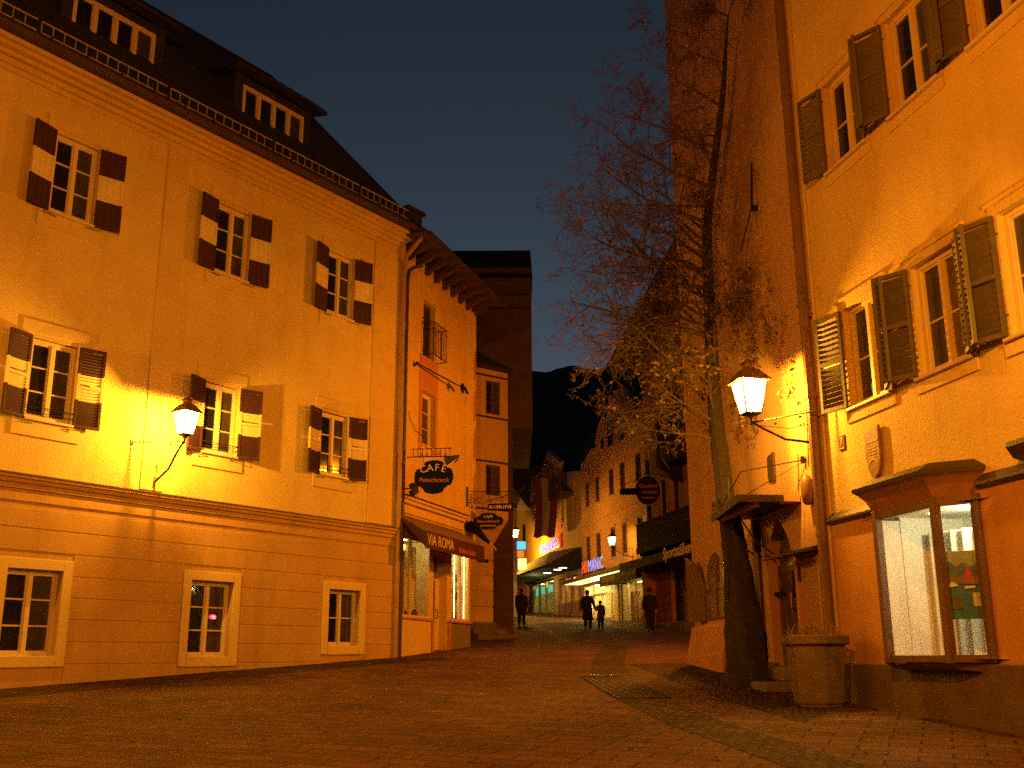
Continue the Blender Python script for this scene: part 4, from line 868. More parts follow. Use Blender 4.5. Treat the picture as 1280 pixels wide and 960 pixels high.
# ------------------------------------------------------------------ tower house on the right, seen at a slant
z0 = 1.2; off = (0, 0, z0)
TB = thing('tower_house', 'tall bare plastered ochre tower house with an arched door and arched window', 'house', FT, -4, 0, z0); off = (-4, 0, z0)
dh = (-3.05, -1.68, 1.45, 4.00, .30); ah = (-7.30, -5.75, 2.36, 3.80, .05)
mb = MB(off); wall(mb, -8.4, -.02, -1, 27, [dh, ah], 0, .45); shell(mb, -8.4, -.02, -1, 27, 9); spandrel(mb, dh[0], dh[1], 3.05, 4.00, .001, .30, .35); spandrel(mb, ah[0], ah[1], 3.0, 3.80, .001, .05, .1); mb.build('wall', PL_TOWER, TB)
mb = MB(off); mb.prism([(-.01, -.5), (-.40, -.5), (-.30, 1.6), (-.16, 2.26), (-.01, 2.32)], -8.15, -5.45, 'x'); mb.build('battered_plinth', PL_OCHRE, TB, bevel=.06)
mb = MB(off); mb.prism([(-.005, -.5), (-.12, -.5), (-.12, 1.45), (-.005, 1.5)], -5.30, -2.75, 'x'); mb.prism([(-.005, -.5), (-.12, -.5), (-.12, 1.45), (-.005, 1.5)], -1.5, -.2, 'x'); mb.build('plinth', PL_PLINTH, TB)
# arched door: glazed leaf with fanlight
mb = MB(off); a, b = dh[0], dh[1]; y0, y1 = .18, .24
mb.box(a, a + .10, y0, y1, 1.45, 3.2); mb.box(b - .1, b, y0, y1, 1.45, 3.2); mb.box(a + .1, b - .1, y0, y1, 3.05, 3.17); mb.box((a + b) / 2 - .06, (a + b) / 2 + .06, y0, y1, 1.45, 3.05); mb.box(a + .1, b - .1, y0, y1, 1.45, 2.0)
for k in range(1, 5): mb.box(a + .1, b - .1, y0 + .01, y1 - .01, 3.17 + k * .14, 3.19 + k * .14)
mb.build('door', WOOD_B, TB); g = MB(off); g.box(a + .09, b - .09, .205, .21, 2.0, 4.0); dd = g.build('door_pane', GLASS_C, TB)
g = MB(off); g.tube([(-2.2, .18, 2.4), (-2.2, .1, 2.42), (-2.2, .1, 2.7), (-2.2, .18, 2.72)], .015, 6); g.build('handle', mat('brass', (.5, .3, .1), .3, .1, metal=1), TB)
mb = MB(off); mb.box(-2.9, -1.35, -.75, .3, .6, 1.20); mb.box(-2.75, -1.5, -.38, .3, 1.20, 1.44); mb.build('doorstep', STONE_D, TB, bevel=.03)
# arched window, lit behind, with arch-topped wooden shutters
it = shopbox(TB, off, ah[0] - .1, ah[1] + .1, ah[2], ah[3] + .05, 1.3, mat('parlour', (.42, .26, .09), .8, .2, 3), 26, (1, .62, .18), 'lit_parlour', .08)
curtain(it, off, (ah[0] + .05, .25), (ah[0] + .5, .32), ah[2], ah[3], mat('curtain_green', (.30, .34, .08), .9, .2, 4)); 
mb = MB(off); ap = arch_pts(ah[0] + .02, ah[1] - .02, 3.0, 3.78, 12, .1); mb.tube([(ah[0] + .03, .03, ah[2])] + [(p[0], .03, p[1]) for p in reversed(ap)] + [(ah[1] - .03, .03, ah[2])], .035, 6); c = (ah[0] + ah[1]) / 2
mb.box(c - .025, c + .025, .0, .045, ah[2], 3.76); mb.box(ah[0] + .01, ah[1] - .01, .005, .04, 2.98, 3.02); mb.box(ah[0] + .01, ah[1] - .01, .005, .04, ah[2], ah[2] + .06); wf = mb.build('arched_window', WOOD_B, TB)
g = MB(off); g.box(ah[0] + .03, ah[1] - .03, .02, .025, ah[2] + .05, 3.76); g.build('pane', CLEAR, wf)
for sx, hx, ang in ((-1, ah[0], 24), (1, ah[1], 5)):
    hw = .62; ap = [p for p in arch_pts(-hw, hw, 3.0, 3.78, 14, .1)]; poly = [(0, ah[2])] + [(hw, ah[2])] + [(p[0], p[1]) for p in ap if p[0] >= -1e-6]
    poly = [(sx * p[0], p[1] - ah[2]) for p in poly]; poly = [(p[0], p[1]) for p in poly]
    s = MB(); s.prism([(sx * (hw - abs(p[0])), p[1]) for p in poly], -.018, .018, 'y'); o = s.build('arched_shutter', WOOD_B, TB, (hx - off[0], -.03, ah[2] - off[2])); o.rotation_euler = (0, 0, -sx * R(ang))
mb = MB(off); mb.tube([(-3.42, -.07, 4.1), (-3.42, -.07, 1.2)], .07, 8); mb.build('downpipe', PIPE_D, TB)
# display case recessed in the wall under its little roof
u0, u1 = -1.34, -.32
mb = MB(off)
for q in ((u0, u0 + .07, 1.9, 3.15), (u1 - .07, u1, 1.9, 3.15), (u0 + .07, u1 - .07, 3.08, 3.15), (u0 + .07, u1 - .07, 1.9, 1.98)): mb.box(q[0], q[1], -.10, 0, q[2], q[3])
nb = mb.build('notice_frame', PL_OCHRE, TB, bevel=.006); mb = MB(off); mb.box(u0 + .07, u1 - .07, -.05, -.005, 1.98, 3.08); mb.build('notice_panel', mat('notice_board', (.30, .15, .06), .6, .1, 3), nb)
mb = MB(off); mb.prism([(0, 3.32), (-.55, 3.20), (-.57, 3.16), (0, 3.24)], u0 - .25, u1 + .12, 'x'); mb.build('notice_roof', PIPE_D, nb)
mb = MB(off); mb.lathe([(.03, -.24), (.085, -.2), (.10, -.05), (.10, .1), (.07, .22), (.02, .26)], (-.60, -.08, 4.22), 12); mb.build('meter_box', PIPE_R, TB, smooth=True)
mb = MB(off); mb.tube([(-.6, -.02, 4.6), (-.5, -.02, 5.6), (-.35, -.03, 7.2)], .010, 5); mb.tube([(-1.15, -.02, 4.25), (-1.05, -.02, 4.9)], .008, 5); mb.build('cable', IRON, TB)
u, z = FT.uv(966, 584); mb = MB(off); mb.prism([(u - .17, z - .2), (u + .15, z - .26), (u + .17, z + .25), (u - .15, z + .2)], -.05, -.005, 'y'); mb.build('vent_plate', PIPE_D, TB)
# entrance canopy: flat sheet on wall brackets with tie rods
CN = thing('door_canopy', 'flat dark sheet metal canopy on iron brackets over the arched door', 'canopy', FT, -2.35, 0, 4.1); oc = (-2.35, 0, 4.1)
zc = 4.13; mb = MB(oc); mb.prism([(-3.62, -.02), (-1.12, -.02), (-1.12, -1.07), (-3.62, -.82)], zc, zc + .05, 'z'); mb.box(-1.118, -1.10, -1.09, -.02, zc - .03, zc + .09); mb.obox((-2.37, -.955, zc + .02), (1.255, -.125, 0), (.0, .014, 0), (0, 0, .07)); mb.build('sheet', CANOPY, CN)
mb = MB(oc); mb.box(-1.40, -1.095, -.30, -.02, zc - .02, zc + .11); mb.box(-3.3, -1.3, -.75, -.66, zc - .08, zc - .001); mb.build('end_block', PL_OCHRE, CN)
mb = MB(oc)
for u in (-3.45, -2.6): mb.tube([(u, -.02, zc - .75), (u, -.35, zc - .5), (u, -.6, zc - .1), (u, -.78, zc - .02)], .016, 5)
mb.tube([(-3.45, -.02, zc - .75), (-3.45, -.02, zc - .02)], .016, 5); mb.build('brackets', IRON, CN)
mb = MB(oc)
for k, u in enumerate((-3.4, -3.0)):
    c_ = [(u + .13 * (1 - t * .7) * math.cos(t * 9), -.84, zc + .2 + .12 * (1 - t * .7) * math.sin(t * 9)) for t in [j / 20 for j in range(21)]]; mb.tube(c_, .010, 4)
w1 = FT.uv(1007, 575); w2 = FT.uv(958, 592)
mb.tube([(w1[0], -.05, w1[1]), (-1.9, -.75, zc + .62), (-3.0, -.86, zc + .08)], .011, 5); mb.tube([(-1.15, -1.0, zc + .05), (w1[0], -.05, w1[1] - .03)], .007, 4); mb.tube([(-2.2, -.9, zc), (-2.2, -.9, zc + .55)], .014, 5); mb.obox((w1[0], -.05, w1[1]), (.025, 0, 0), (0, .03, 0), (0, 0, .06)); mb.build('tie_rods', IRON, CN)
# wrought sign arm and hanging box by the arched window
WF = Frame(0, 0, 97.0); WF.o = FT.P(-7.2, -.05, 0)
pz = at(888, 634, 23.3)
e = thing('inn_sign', 'dark boxed sign hanging from a scrolled iron arm at the tower corner', 'sign', Frame(pz.x, pz.y, 97.0), 0, 0, pz.z - .6)
mb = MB(); mb.tube([(-.18, 0, .60), (.62, .1, .60)], .014, 5); scroll(mb, .02, .76, .13, 1.6, .010); mb.tube([(0, 0, .6), (0, 0, .3), (.05, 0, .1), (.0, 0, -.2), (.2, 0, -.45), (.45, .1, -.55)], .020, 6); mb.box(.28, .5, -.02, .02, .52, .66); mb.build('scroll_arm', IRON, e)
mb = MB(); mb.box(.02, .40, -.06, .06, -1.05, -.32); mb.build('box', BLACK, e, bevel=.02)
mb = MB(); mb.box(-.34, -.12, -.02, .02, .22, .52); mb.build('street_plates', PL_OCHRE, e)
pz = FT.uv(943, 210); e = thing('iron_hook', 'thin dark iron hook with a slanting stay high on the tower wall', 'hook', FT, pz[0], 0, pz[1] - .8)
mb = MB(); mb.tube([(0, -.05, .9), (.02, -.12, -.05)], .02, 6); mb.tube([(.02, -.12, -.05), (-.25, -.3, -.85)], .014, 5); mb.box(-.04, .04, -.1, 0, -.1, .0); mb.build('rod', IRON, e)

# ------------------------------------------------------------------ the old tree against the tower
random.seed(1234)
TF = FT; tb = FT.uv(932, 838, .68)
TR = thing('wall_tree', 'old leafless tree climbing the tower wall with a broad dark ridged foot', 'tree', FT, tb[0], -.68, ground_z(0, 20.6)); ot = Vector((tb[0], -.68, ground_z(0, 20.6)))
path = [(934, 862, .70, .42), (933, 838, .70, .36), (932, 822, .70, .325), (930, 780, .68, .285), (925, 730, .64, .245), (920, 695, .60, .22), (914, 660, .57, .19), (907, 625, .54, .165), (902, 580, .52, .155), (896, 530, .50, .145), (891, 470, .5, .135), (888, 410, .5, .125), (885, 350, .52, .11), (884, 290, .55, .095), (889, 235, .58, .082), (897, 170, .6, .066), (904, 110, .62, .05), (907, 60, .66, .034), (910, 20, .7, .016)]
TP = []
for px, py, o_, r_ in path:
    u, z = FT.uv(px, py, o_); TP.append((Vector((u, -o_, z)), r_))
def catmull(P, n):
    out = []
    for i in range(len(P) - 1):
        p0, p1, p2, p3 = P[max(0, i - 1)][0], P[i][0], P[i + 1][0], P[min(len(P) - 1, i + 2)][0]
        for k in range(n):
            t = k / n; q = .5 * ((2 * p1) + (p2 - p0) * t + (2 * p0 - 5 * p1 + 4 * p2 - p3) * t * t + (3 * p1 - p0 - 3 * p2 + p3) * t ** 3); out.append((q, P[i][1] * (1 - t) + P[i + 1][1] * t))
    out.append(P[-1]); return out
TC = catmull(TP, 5)
mb = MB(ot); n = 22; i0 = 0; rings = []
for k, (p, r) in enumerate(TC):
    rg = []
    for j in range(n):
        a = 2 * math.pi * j / n; flute = 1 + .13 * math.sin(5 * a + .25 * k) + .09 * math.sin(9 * a - .15 * k + 1) + random.uniform(-.05, .05); flute = flute if r > .15 else 1 + (flute - 1) * .5
        rg.append((p.x + r * flute * math.cos(a), min(-.03, p.y + r * flute * math.sin(a)), p.z))
    rings.append(rg)
mb.loft(rings); mb.build('trunk', BARK, TR, smooth=True)
mb = MB(ot)     # ridged woody stems clasping the foot of the trunk
for k in range(34):
    a = random.uniform(0, 6.28); r0 = random.uniform(.30, .37); top = random.uniform(.5, 2.3); pts = []
    for j in range(6):
        t = j / 5; rr = r0 * (1 - .28 * t * top / 1.5) + .02 * math.sin(7 * t + k); lean = TP[0][0].lerp(TP[4][0], min(1, t * top / 1.75)); pts.append((lean.x + rr * math.cos(a + .15 * t), min(-.02, lean.y + rr * math.sin(a + .15 * t)), ot.z - .35 + (top + .3) * t))
    mb.tube(pts, [.032, .03, .027, .024, .02, .012], 5)
mb.build('root_stems', BARK, TR)
BR = MB(ot); LV = MB(ot); nl = [0]
def leaf(p, s, droop=.6):
    d = Vector((random.uniform(-1, 1), random.uniform(-1, 1), random.uniform(-1.2, .3) * droop)).normalized(); sd = d.cross(Vector((random.uniform(-1, 1), random.uniform(-1, 1), random.uniform(-.3, 1)))).normalized()
    LV.face([p, p + d * s * .5 + sd * s * .32, p + d * s, p + d * s * .5 - sd * s * .32]); nl[0] += 1
def grow(p, d, L, r, lev, leafp):
    n = 6 if lev < 2 else 4; pts = [p]; rs = [r]; cur = d.normalized(); sub = []
    for k in range(n):
        cur = (cur + Vector((random.uniform(-1, 1), random.uniform(-1, 1), random.uniform(-1, 1))) * (.24 if lev < 2 else .34) + Vector((0, 0, .05 if lev == 0 else (.06 if lev == 1 else -.10)))).normalized()
        q = pts[-1] + cur * (L / n)
        if q.y > -.05: q.y = -.05 - random.uniform(0, .05)
        pts.append(q); rs.append(max(.0055, r * (1 - .8 * (k + 1) / n))); sub.append((q, cur.copy(), (k + 1) / n))
    BR.tube(pts, rs, 6 if lev == 0 else (5 if lev == 1 else 3), cap=False)
    if lev < 3:
        cnt = (9, 6, 3)[lev]
        for c in range(cnt):
            q, dr, t = random.choice(sub[1:] if lev == 0 else sub); ax = dr.cross(Vector((random.uniform(-1, 1), random.uniform(-1, 1), random.uniform(-1, 1)))).normalized()
            nd = (dr * .7 + ax * .85).normalized(); grow(q, nd, L * random.uniform(.36, .62) * (1 - .3 * t), r * (1 - .75 * t) * .62, lev + 1, leafp)
    if lev >= 2:
        for q, dr, t in sub:
            if random.random() < leafp * .42: leaf(q, random.uniform(.05, .11))
def trunk_at(py):
    best = min(TC, key=lambda c: abs(c[0].z - FT.uv(890, py, .5)[1])); return best
limbs = [(560, (-.3, -1, .15), 1.7, .035, .3), (520, (.5, -.6, .5), 1.3, .03, .5), (495, (-.6, -1, .55), 2.5, .045, .35), (480, (.3, -1, .35), 2.9, .045, .3), (455, (.9, -.25, .6), 1.9, .035, .6), (450, (-.4, -1, .35), 2.7, .045, .3), (430, (1, -.15, .3), 1.7, .03, .6), (415, (0, -1, .30), 3.1, .05, .22), (390, (-.9, -.6, .6), 2.2, .04, .3), (385, (.9, -.5, .5), 1.9, .035, .45), (360, (.2, -1, .32), 3.2, .05, .12), (350, (1, -.3, .7), 1.8, .03, .3), (330, (-.5, -1, .30), 3.2, .048, .10), (310, (.7, -.9, .25), 2.4, .04, .12), (300, (-.8, -.4, .7), 2.0, .035, .1), (280, (.1, -1, .42), 2.8, .042, .10), (265, (1, -.3, .5), 1.6, .03, .10), (245, (-.2, -1, .34), 2.7, .04, .10), (225, (.9, -.5, .5), 1.5, .026, .08), (205, (0, -1, .30), 2.4, .034, .12), (190, (-.9, -.5, .7), 1.6, .026, .05), (165, (.3, -1, .40), 2.1, .03, .10), (140, (.9, -.5, .6), 1.4, .022, .05), (125, (-.3, -1, .5), 1.6, .022, .05), (95, (.6, -.8, .6), 1.2, .018, .03), (80, (-.5, -.8, .7), 1.1, .016, .03), (540, (.2, -1, .3), 1.6, .03, .3), (505, (-.2, -1, .2), 2.2, .035, .3), (465, (.6, -.9, .3), 2.0, .032, .35), (440, (-.7, -.9, .3), 2.2, .034, .3), (405, (.5, -1, .2), 2.4, .034, .25), (375, (-.3, -1, .25), 2.8, .036, .2), (345, (.4, -1, .3), 2.6, .034, .15), (320, (.1, -1, .2), 2.8, .036, .1), (290, (.5, -1, .3), 2.3, .032, .1), (255, (-.6, -1, .4), 2.2, .03, .1), (215, (.4, -1, .45), 2.0, .026, .1), (60, (.8, .1, .8), .9, .014, 0), (50, (-.4, -.6, 1), .8, .012, 0)]
for py, d, L, r, lp in limbs:
    p, tr = trunk_at(py); grow(p.copy(), Vector(d), L, max(r, .018), 0, lp)
# long bare arching boughs over the pavement, lit by the lantern
for pxs, rr in ((((880, 500, .5), (862, 478, .9), (840, 462, 1.3), (812, 446, 1.7), (785, 443, 2.1), (762, 455, 2.4), (748, 470, 2.6)), .035), (((884, 480, .5), (872, 500, .8), (850, 512, 1.2), (828, 522, 1.6), (812, 530, 1.8)), .026), (((890, 520, .5), (878, 470, .8), (860, 450, 1.1), (830, 430, 1.5), (800, 428, 1.9), (770, 440, 2.4), (735, 466, 2.9)), .028), (((886, 350, .5), (865, 330, .9), (835, 325, 1.5), (800, 335, 2.0), (765, 345, 2.5), (730, 338, 3.0)), .035), (((884, 420, .5), (860, 400, 1.0), (830, 395, 1.5), (800, 405, 2.0), (770, 428, 2.5), (740, 445, 2.8)), .03)):
    P = []
    for k, (px, py, o_) in enumerate(pxs):
        u, z = FT.uv(px, py, o_); P.append((Vector((u, -o_, z)), rr * (1 - .75 * k / (len(pxs) - 1))))
    C = catmull(P, 4); BR.tube([c[0] for c in C], [c[1] for c in C], 6, cap=False)
    for k in range(16):
        q, r_ = random.choice(C[4:]); grow(q, Vector((random.uniform(-1, 1), random.uniform(-1, .5), random.uniform(-.8, .6))), random.uniform(.4, 1.0), r_ * .5, 2, .25)
# dense leafy sprays of creeper on the wall around the lantern
for k in range(46):
    px, py = random.uniform(905, 1003), random.uniform(330, 520)
    if px > 960 and random.random() < .45: px -= 45
    u, z = FT.uv(px, py, .12); p = Vector((u, -random.uniform(.06, .35), z)); pts = [p]
    for j in range(5): p = p + Vector((random.uniform(-.10, .10), random.uniform(-.05, .04), -random.uniform(.06, .16))); p.y = min(p.y, -.04); pts.append(p)
    BR.tube(pts, .004, 3, cap=False)
    for q in pts:
        for j in range(random.randint(2, 5)): leaf(q + Vector((random.uniform(-.08, .08), random.uniform(-.05, .02), random.uniform(-.06, .06))), random.uniform(.05, .10), 1.0)
BR.build('branches', TWIG, TR); LV.build('leaves', LEAF, TR)
print('tree faces', len(BR.f), 'leaves', len(LV.f))

# ------------------------------------------------------------------ stone planter
e = thing('stone_planter', 'tapering hexagonal stone planter with dead plants beside the downpipe', 'planter', world=(4.36, 15.45, ground_z(0, 15.3) - .02), rot=R(32))
mb = MB(); mb.lathe([(.325, 0), (.335, .05), (.355, .06), (.43, .84), (.435, .86)], (0, 0, 0), 6); PLN = mat('planter_stone', (.15, .10, .045), .9, .35, 4, .7, 24, stain=.6); mb.build('body', PLN, e, bevel=.012)
mb = MB(); mb.lathe([(.435, .86), (.50, .87), (.50, 1.0), (.43, 1.0), (.42, .94)], (0, 0, 0), 6); mb.build('rim', PLN, e, bevel=.015)
mb = MB(); mb.lathe([(.30, 0.02), (.345, .02), (.345, .0), (.30, -.05)], (0, 0, 0), 6); mb.build('foot', PLN, e)
mb = MB(); mb.lathe([(.42, .93), (.3, .97), (.1, .99), (.01, .98)], (0, 0, 0), 12); mb.build('soil', SOIL, e)
mb = MB()
for k in range(150):
    a = random.uniform(0, 6.28); r = random.uniform(0, .42); p = Vector((r * math.cos(a), r * math.sin(a), .95)); d = Vector((random.uniform(-.6, .6), random.uniform(-.6, .6), 1)) * random.uniform(.08, .26); mb.tube([p, p + d * .6, p + d + Vector((random.uniform(-.04, .04), random.uniform(-.04, .04), -.02))], .006, 3, cap=False)
tag(mb.build('dead_plants', mat('dead_stems', (.20, .13, .05), .9, .4, 6), e), kind='stuff')

# ------------------------------------------------------------------ tavern house (low alpine gable, balconies)
z0 = 2.8; off = (0, 0, z0)
SB2 = thing('tavern_house', 'alpine gabled house with dark timber balconies and a red ochre ground floor', 'house', FS, 0, 0, z0)
S0, S1 = -1.05, 16.0
hs = [(1.75, 3.4, 3.1, 5.45, .5), (.6, 1.6, 7.7, 9.6, .3), (2.2, 3.2, 7.7, 9.6, .3), (4.5, 5.5, 7.7, 9.6, .3)]
mb = MB(off); wall(mb, S0, S1, 1, 16.2, hs, 0, .3); shell(mb, S0, S1, 1, 16.2, 10); mb.prism([(S0, 16.2), (S1, 16.2), (7.5, 18.7)], 0, 10, 'y'); mb.build('wall', PL_RED, SB2)
for a, b, c, d, q in hs:
    mb = MB(off); mb.box(a + .02, b - .02, .2, .26, c + .02, d - .02); mb.box(a + .25, b - .25, .185, .2, c + .3, d - .3); mb.build('door', WOOD_D, SB2)
mb = MB(off); v0 = FS.uv(759, 457, 1.25); v1 = FS.uv(845, 298, 1.25); sl_ = (v1[1] - v0[1]) / (v1[0] - v0[0]); apu = 7.5; apz = v0[1] + sl_ * (apu - v0[0])
mb.prism([(v0[0], v0[1]), (apu, apz), (2 * apu - v0[0], v0[1]), (2 * apu - v0[0], v0[1] - .3), (apu, apz - .3), (v0[0], v0[1] - .3)], -1.25, 11, 'y'); mb.build('roof', ROOFR, SB2)
mb = MB(off); mb.prism([(v0[0], v0[1] - .02), (apu, apz - .02), (apu, apz - .42), (v0[0], v0[1] - .42)], -1.32, -1.25, 'y'); mb.build('bargeboard', WOOD_D, SB2)
def balcony(u0, u1, z, h, out, name='balcony'):
    mb = MB(off); mb.box(u0, u1, -out, -.001, z - .18, z); mb.box(u0, u1, -out - .06, -out, z - .22, z + .06); mb.box(u0, u1, -out - .05, -out + .04, z + h - .1, z + h)
    k = u0
    while k < u1 - .1:
        mb.box(k, k + .13, -out - .015, -out + .015, z + .04, z + h - .1); k += .16
    for uu in (u0, u1 - .12): mb.box(uu, uu + .12, -out - .02, -.001, z, z + h)
    for uu in (u0 + .3, (u0 + u1) / 2, u1 - .4): mb.prism([(-.001, z - .18), (-out, z - .18), (-out, z - .3), (-.001, z - .9)], uu, uu + .14, 'x')
    return mb.build(name, BALC, SB2)
b0 = FS.uv(797, 690, 1.2); b1 = FS.uv(793, 655, 1.2)
balcony(b0[0], 12, b0[1] + .1, 1.15, 1.2); bu = FS.uv(822, 585, 1.0); ut = FS.uv(822, 500, 1.0)
ub = balcony(bu[0], 12, bu[1] + .2, 1.25, 1.0)
mb = MB(off); mb.box(bu[0], 12, -1.0, -.98, bu[1] + 1.4, ut[1]); 
mb.build('timber_cladding', BALC, SB2)
mb = MB(off); mb.box(1.6, 1.78, -.95, -.80, 6.5, 10.4); mb.build('post', BALC, SB2)
mb = MB(off); mb.prism([(0, 2.0), (-.9, 2.0), (-.9, 3.05), (0, 3.05)], 2.4, 5.5, 'x'); mb.build('doorstep', STONE_D, SB2, bevel=.03)
a_ = FS.uv(800, 706, 1.3)
mb = MB(off); mb.loft([[(S0 - .6, -.02, 6.3), (S0 - .6, -1.3, 5.95), (S0 - .6, -1.3, 5.55), (S0 - .6, -.02, 5.9)], [9, 0, 0], ][:1] + [[(9, -.02, 6.3), (9, -1.3, 5.95), (9, -1.3, 5.55), (9, -.02, 5.9)]]); aw = mb.build('awning', AWN_G, SB2)
tp = FS.uv(828, 693, 1.32); text('Sportstüberl', .66, LETTER, aw, (tp[0], -1.312, tp[1] - z0 - .02), .01, align='LEFT', shear=.25, bold=.012)
mb = MB(off); mb.prism([(S0, 1.5), (S0 + .5, 1.5), (S0 + .9, 5.0), (S0 + .55, 5.9), (S0 + .1, 5.9), (S0 + .25, 4.6)], -.45, -.01, 'y'); mb.build('leaning_buttress', PL_RED, SB2)
# round inn sign
p = at(810, 613, 46.5); e = thing('round_sign', 'round brown inn sign with a bright rim hung from a curved bracket', 'sign', Frame(p.x, p.y, 97.0), 0, 0, p.z - .6)
mb = MB(); mb.prism([(.56 * math.cos(t), .6 + .66 * math.sin(t)) for t in [k * math.pi / 16 for k in range(32)]], -.04, .04, 'y'); mb.build('disc', mat('sign_brown', (.02, .008, .005), .85, .3, 6, spec=.15), e)
mb = MB(); mb.tube([(.56 * math.cos(t), 0, .6 + .66 * math.sin(t)) for t in [k * math.pi / 20 for k in range(41)]], .03, 6, cap=False); mb.build('rim', mat('rim_highlight', (.62, .48, .22), .4, .1, 8), e)  # pale rim colour stands in for the highlight along the edge
text('Gasthof', .26, LETTER_R, e, (0, -.05, .80), .004, shear=.2)
strokes(e, LETTER_R, -.40, .40, .50, .16, -.045); strokes(e, LETTER_R, -.26, .26, .26, .10, -.045)
mb = MB(); mb.tube([(.0, 0, 1.26), (0, 0, 1.36)], .02, 5); mb.tube([(1.5, .3, 1.18), (.5, .05, 1.32), (0, 0, 1.38), (-.35, 0, 1.3), (-.6, 0, 1.05), (-.45, 0, .85), (-.3, 0, 1.0)], .02, 5); mb.tube([(-.6, 0, 1.05), (-1.2, 0, .9)], .014, 5); mb.build('bracket', IRON, e)
mb = MB(); mb.loft([[(-.75 + .52 * math.cos(t), .1 * math.sin(t), .42) for t in [k * math.pi / 8 for k in range(16)]], [(-.75 + .55 * math.cos(t), .3 * math.sin(t), .62) for t in [k * math.pi / 8 for k in range(16)]], [(-.75 + .5 * math.cos(t), .28 * math.sin(t), .68) for t in [k * math.pi / 8 for k in range(16)]]]); mb.build('lamp_shade', IRON, e)
# ------------------------------------------------------------------ shoe shop house with the curved gable
z0 = 3.4; off = (0, 0, z0)
HB = thing('gabled_shop_house', 'salmon house with a stepped curved gable above a brightly lit shop', 'house', FH, -4, 0, z0); off = (-4, 0, z0)
H0, H1 = -11.75, 3.6
cols = [-10.45, -8.15, -5.15, -3.0, -.15, 2.3]
hs = [(c - .46, c + .46, 11.05, 12.68) for c in cols] + [(c - .46, c + .46, 7.35, 9.12) for c in cols] + [(-11.5, -4.6, 3.3, 6.05, .05), (-3.7, .9, 3.3, 5.7, .05)]
mb = MB(off); wall(mb, H0, H1, 1, 13.1, hs, 0, .2); shell(mb, H0, H1, 1, 13.1, 12, top=True)
left = [FH.uv(px, py) for px, py in ((730.7, 575.5), (738.6, 560.7), (743.6, 560), (744.3, 547), (749.5, 527), (757.4, 525), (759.4, 509), (761.4, 494), (768, 492))]
cx = left[-1][0] - .3; outl = [(H0, 13.1), (H0, left[0][1])] + left; rgt = [(2 * cx - u, z) for u, z in reversed(left)]
poly = outl + [q for q in rgt if q[0] < 3.6] + [(3.6, 13.1)]
mb.prism(poly, .0, .4, 'y'); mb.build('wall', PL_PINK, HB)
mb = MB(off); mb.prism([(H0, 13.1), (cx, 16.6), (3.6, 13.5), (3.6, 13.1)], .5, 12, 'y'); mb.build('roof', ROOFR, HB)
for c in cols:
    for zz, hh in ((11.05, 1.63), (7.35, 1.77)):
        o, hw = casement(HB, off, c, zz, .92, hh, rows=2, y=.10, cols=2, fw=.05, fr=WOOD_B, panes=(GLASS_D, GLASS_C)); s = MB(); s.box(-.62, .62, -.05, 0, hh + .02, hh + .14); s.box(-.56, .56, -.04, 0, -.1, 0); s.build('surround', PL_PINK, o)
for u0, u1, za, zb_ in ((-5.45, -4.65, 14.05, 15.5), (-3.2, -2.35, 13.95, 15.45)):
    mb = MB(off); mb.box(u0, u1, -.03, .02, za, zb_); o = mb.build('gable_window', GLASS_D, HB); mb = MB(off); mb.box((u0 + u1) / 2 - .03, (u0 + u1) / 2 + .03, -.05, -.031, za, zb_)
    for q in (u0 - .05, u1): mb.box(q, q + .05, -.05, .0, za, zb_)
    mb.build('frame', WOOD_B, o)
mb = MB(off); mb.prism([(-6.75 + .22 * math.cos(t), 14.5 + .35 * math.sin(t)) for t in [k * math.pi / 8 for k in range(16)]], -.03, .01, 'y'); mb.build('oval_window', GLASS_D, HB)
mb = MB(off); mb.box(H0, H1, -.08, 0, 9.9, 10.0); mb.box(H0, H1, -.06, 0, 13.05, 13.15); mb.build('string_course', PL_PINK, HB)
SHOPY = mat('shop_white_yellow', (.75, .68, .42), .8, .1, 2)
rm = shopbox(HB, off, -11.45, -4.65, 3.3, 6.0, 3.0, SHOPY, 520, (1, .74, .24), 'shop_room'); mb = MB(off)
for u in (-9.6, -7.6, -5.9): mb.box(u, u + .14, -.02, .08, 3.3, 6.0)
mb.box(-11.45, -4.65, -.02, .08, 5.3, 5.42); fw = mb.build('shop_window', FRAME_Y, HB); g = MB(off); g.box(-9.46, -4.7, .03, .035, 3.3, 5.3); g.build('pane', CLEAR, fw)
mb = MB(off)
for k in range(9): mb.box(-11 + k * .7, -10.6 + k * .7, 1.6, 2.2, 3.4, 4.2 + .5 * (k % 3)); 
mb.build('goods', mat('goods_mixed', (.30, .16, .08), .7, .6, 2), rm)
mb = MB(off); mb.box(-4.55, -3.75, -.25, .2, 2.6, 6.1); mb.build('pier', mat('pier_pale', (.55, .5, .24), .7, .06), HB)
rm = shopbox(HB, off, -3.65, .85, 3.5, 5.65, 1.2, SHOPY, 110, (1, .62, .16), 'display_room'); mb = MB(off)
for u in (-3.7, -2.7, -1.3, .1, .8): mb.box(u, u + .09, -.02, .08, 3.5, 5.7)
fw = mb.build('display_window', FRAME_Y, HB); g = MB(off); g.box(-3.65, .85, .03, .035, 3.5, 5.65); g.build('pane', CLEAR, fw); mb = MB(off); random.seed(8)
for k in range(14):
    u = -3.4 + k * .3; mb.box(u, u + .2, .4 + .3 * random.random(), .9, 3.6, 4.0 + random.random() * 1.3)
mb.build('goods', mat('goods_brown', (.22, .10, .04), .7, .6, 2), rm)
mb = MB(off); mb.box(-3.7, .85, -.05, .3, 2.5, 3.5); mb.build('stall_riser', STONE_D, HB)
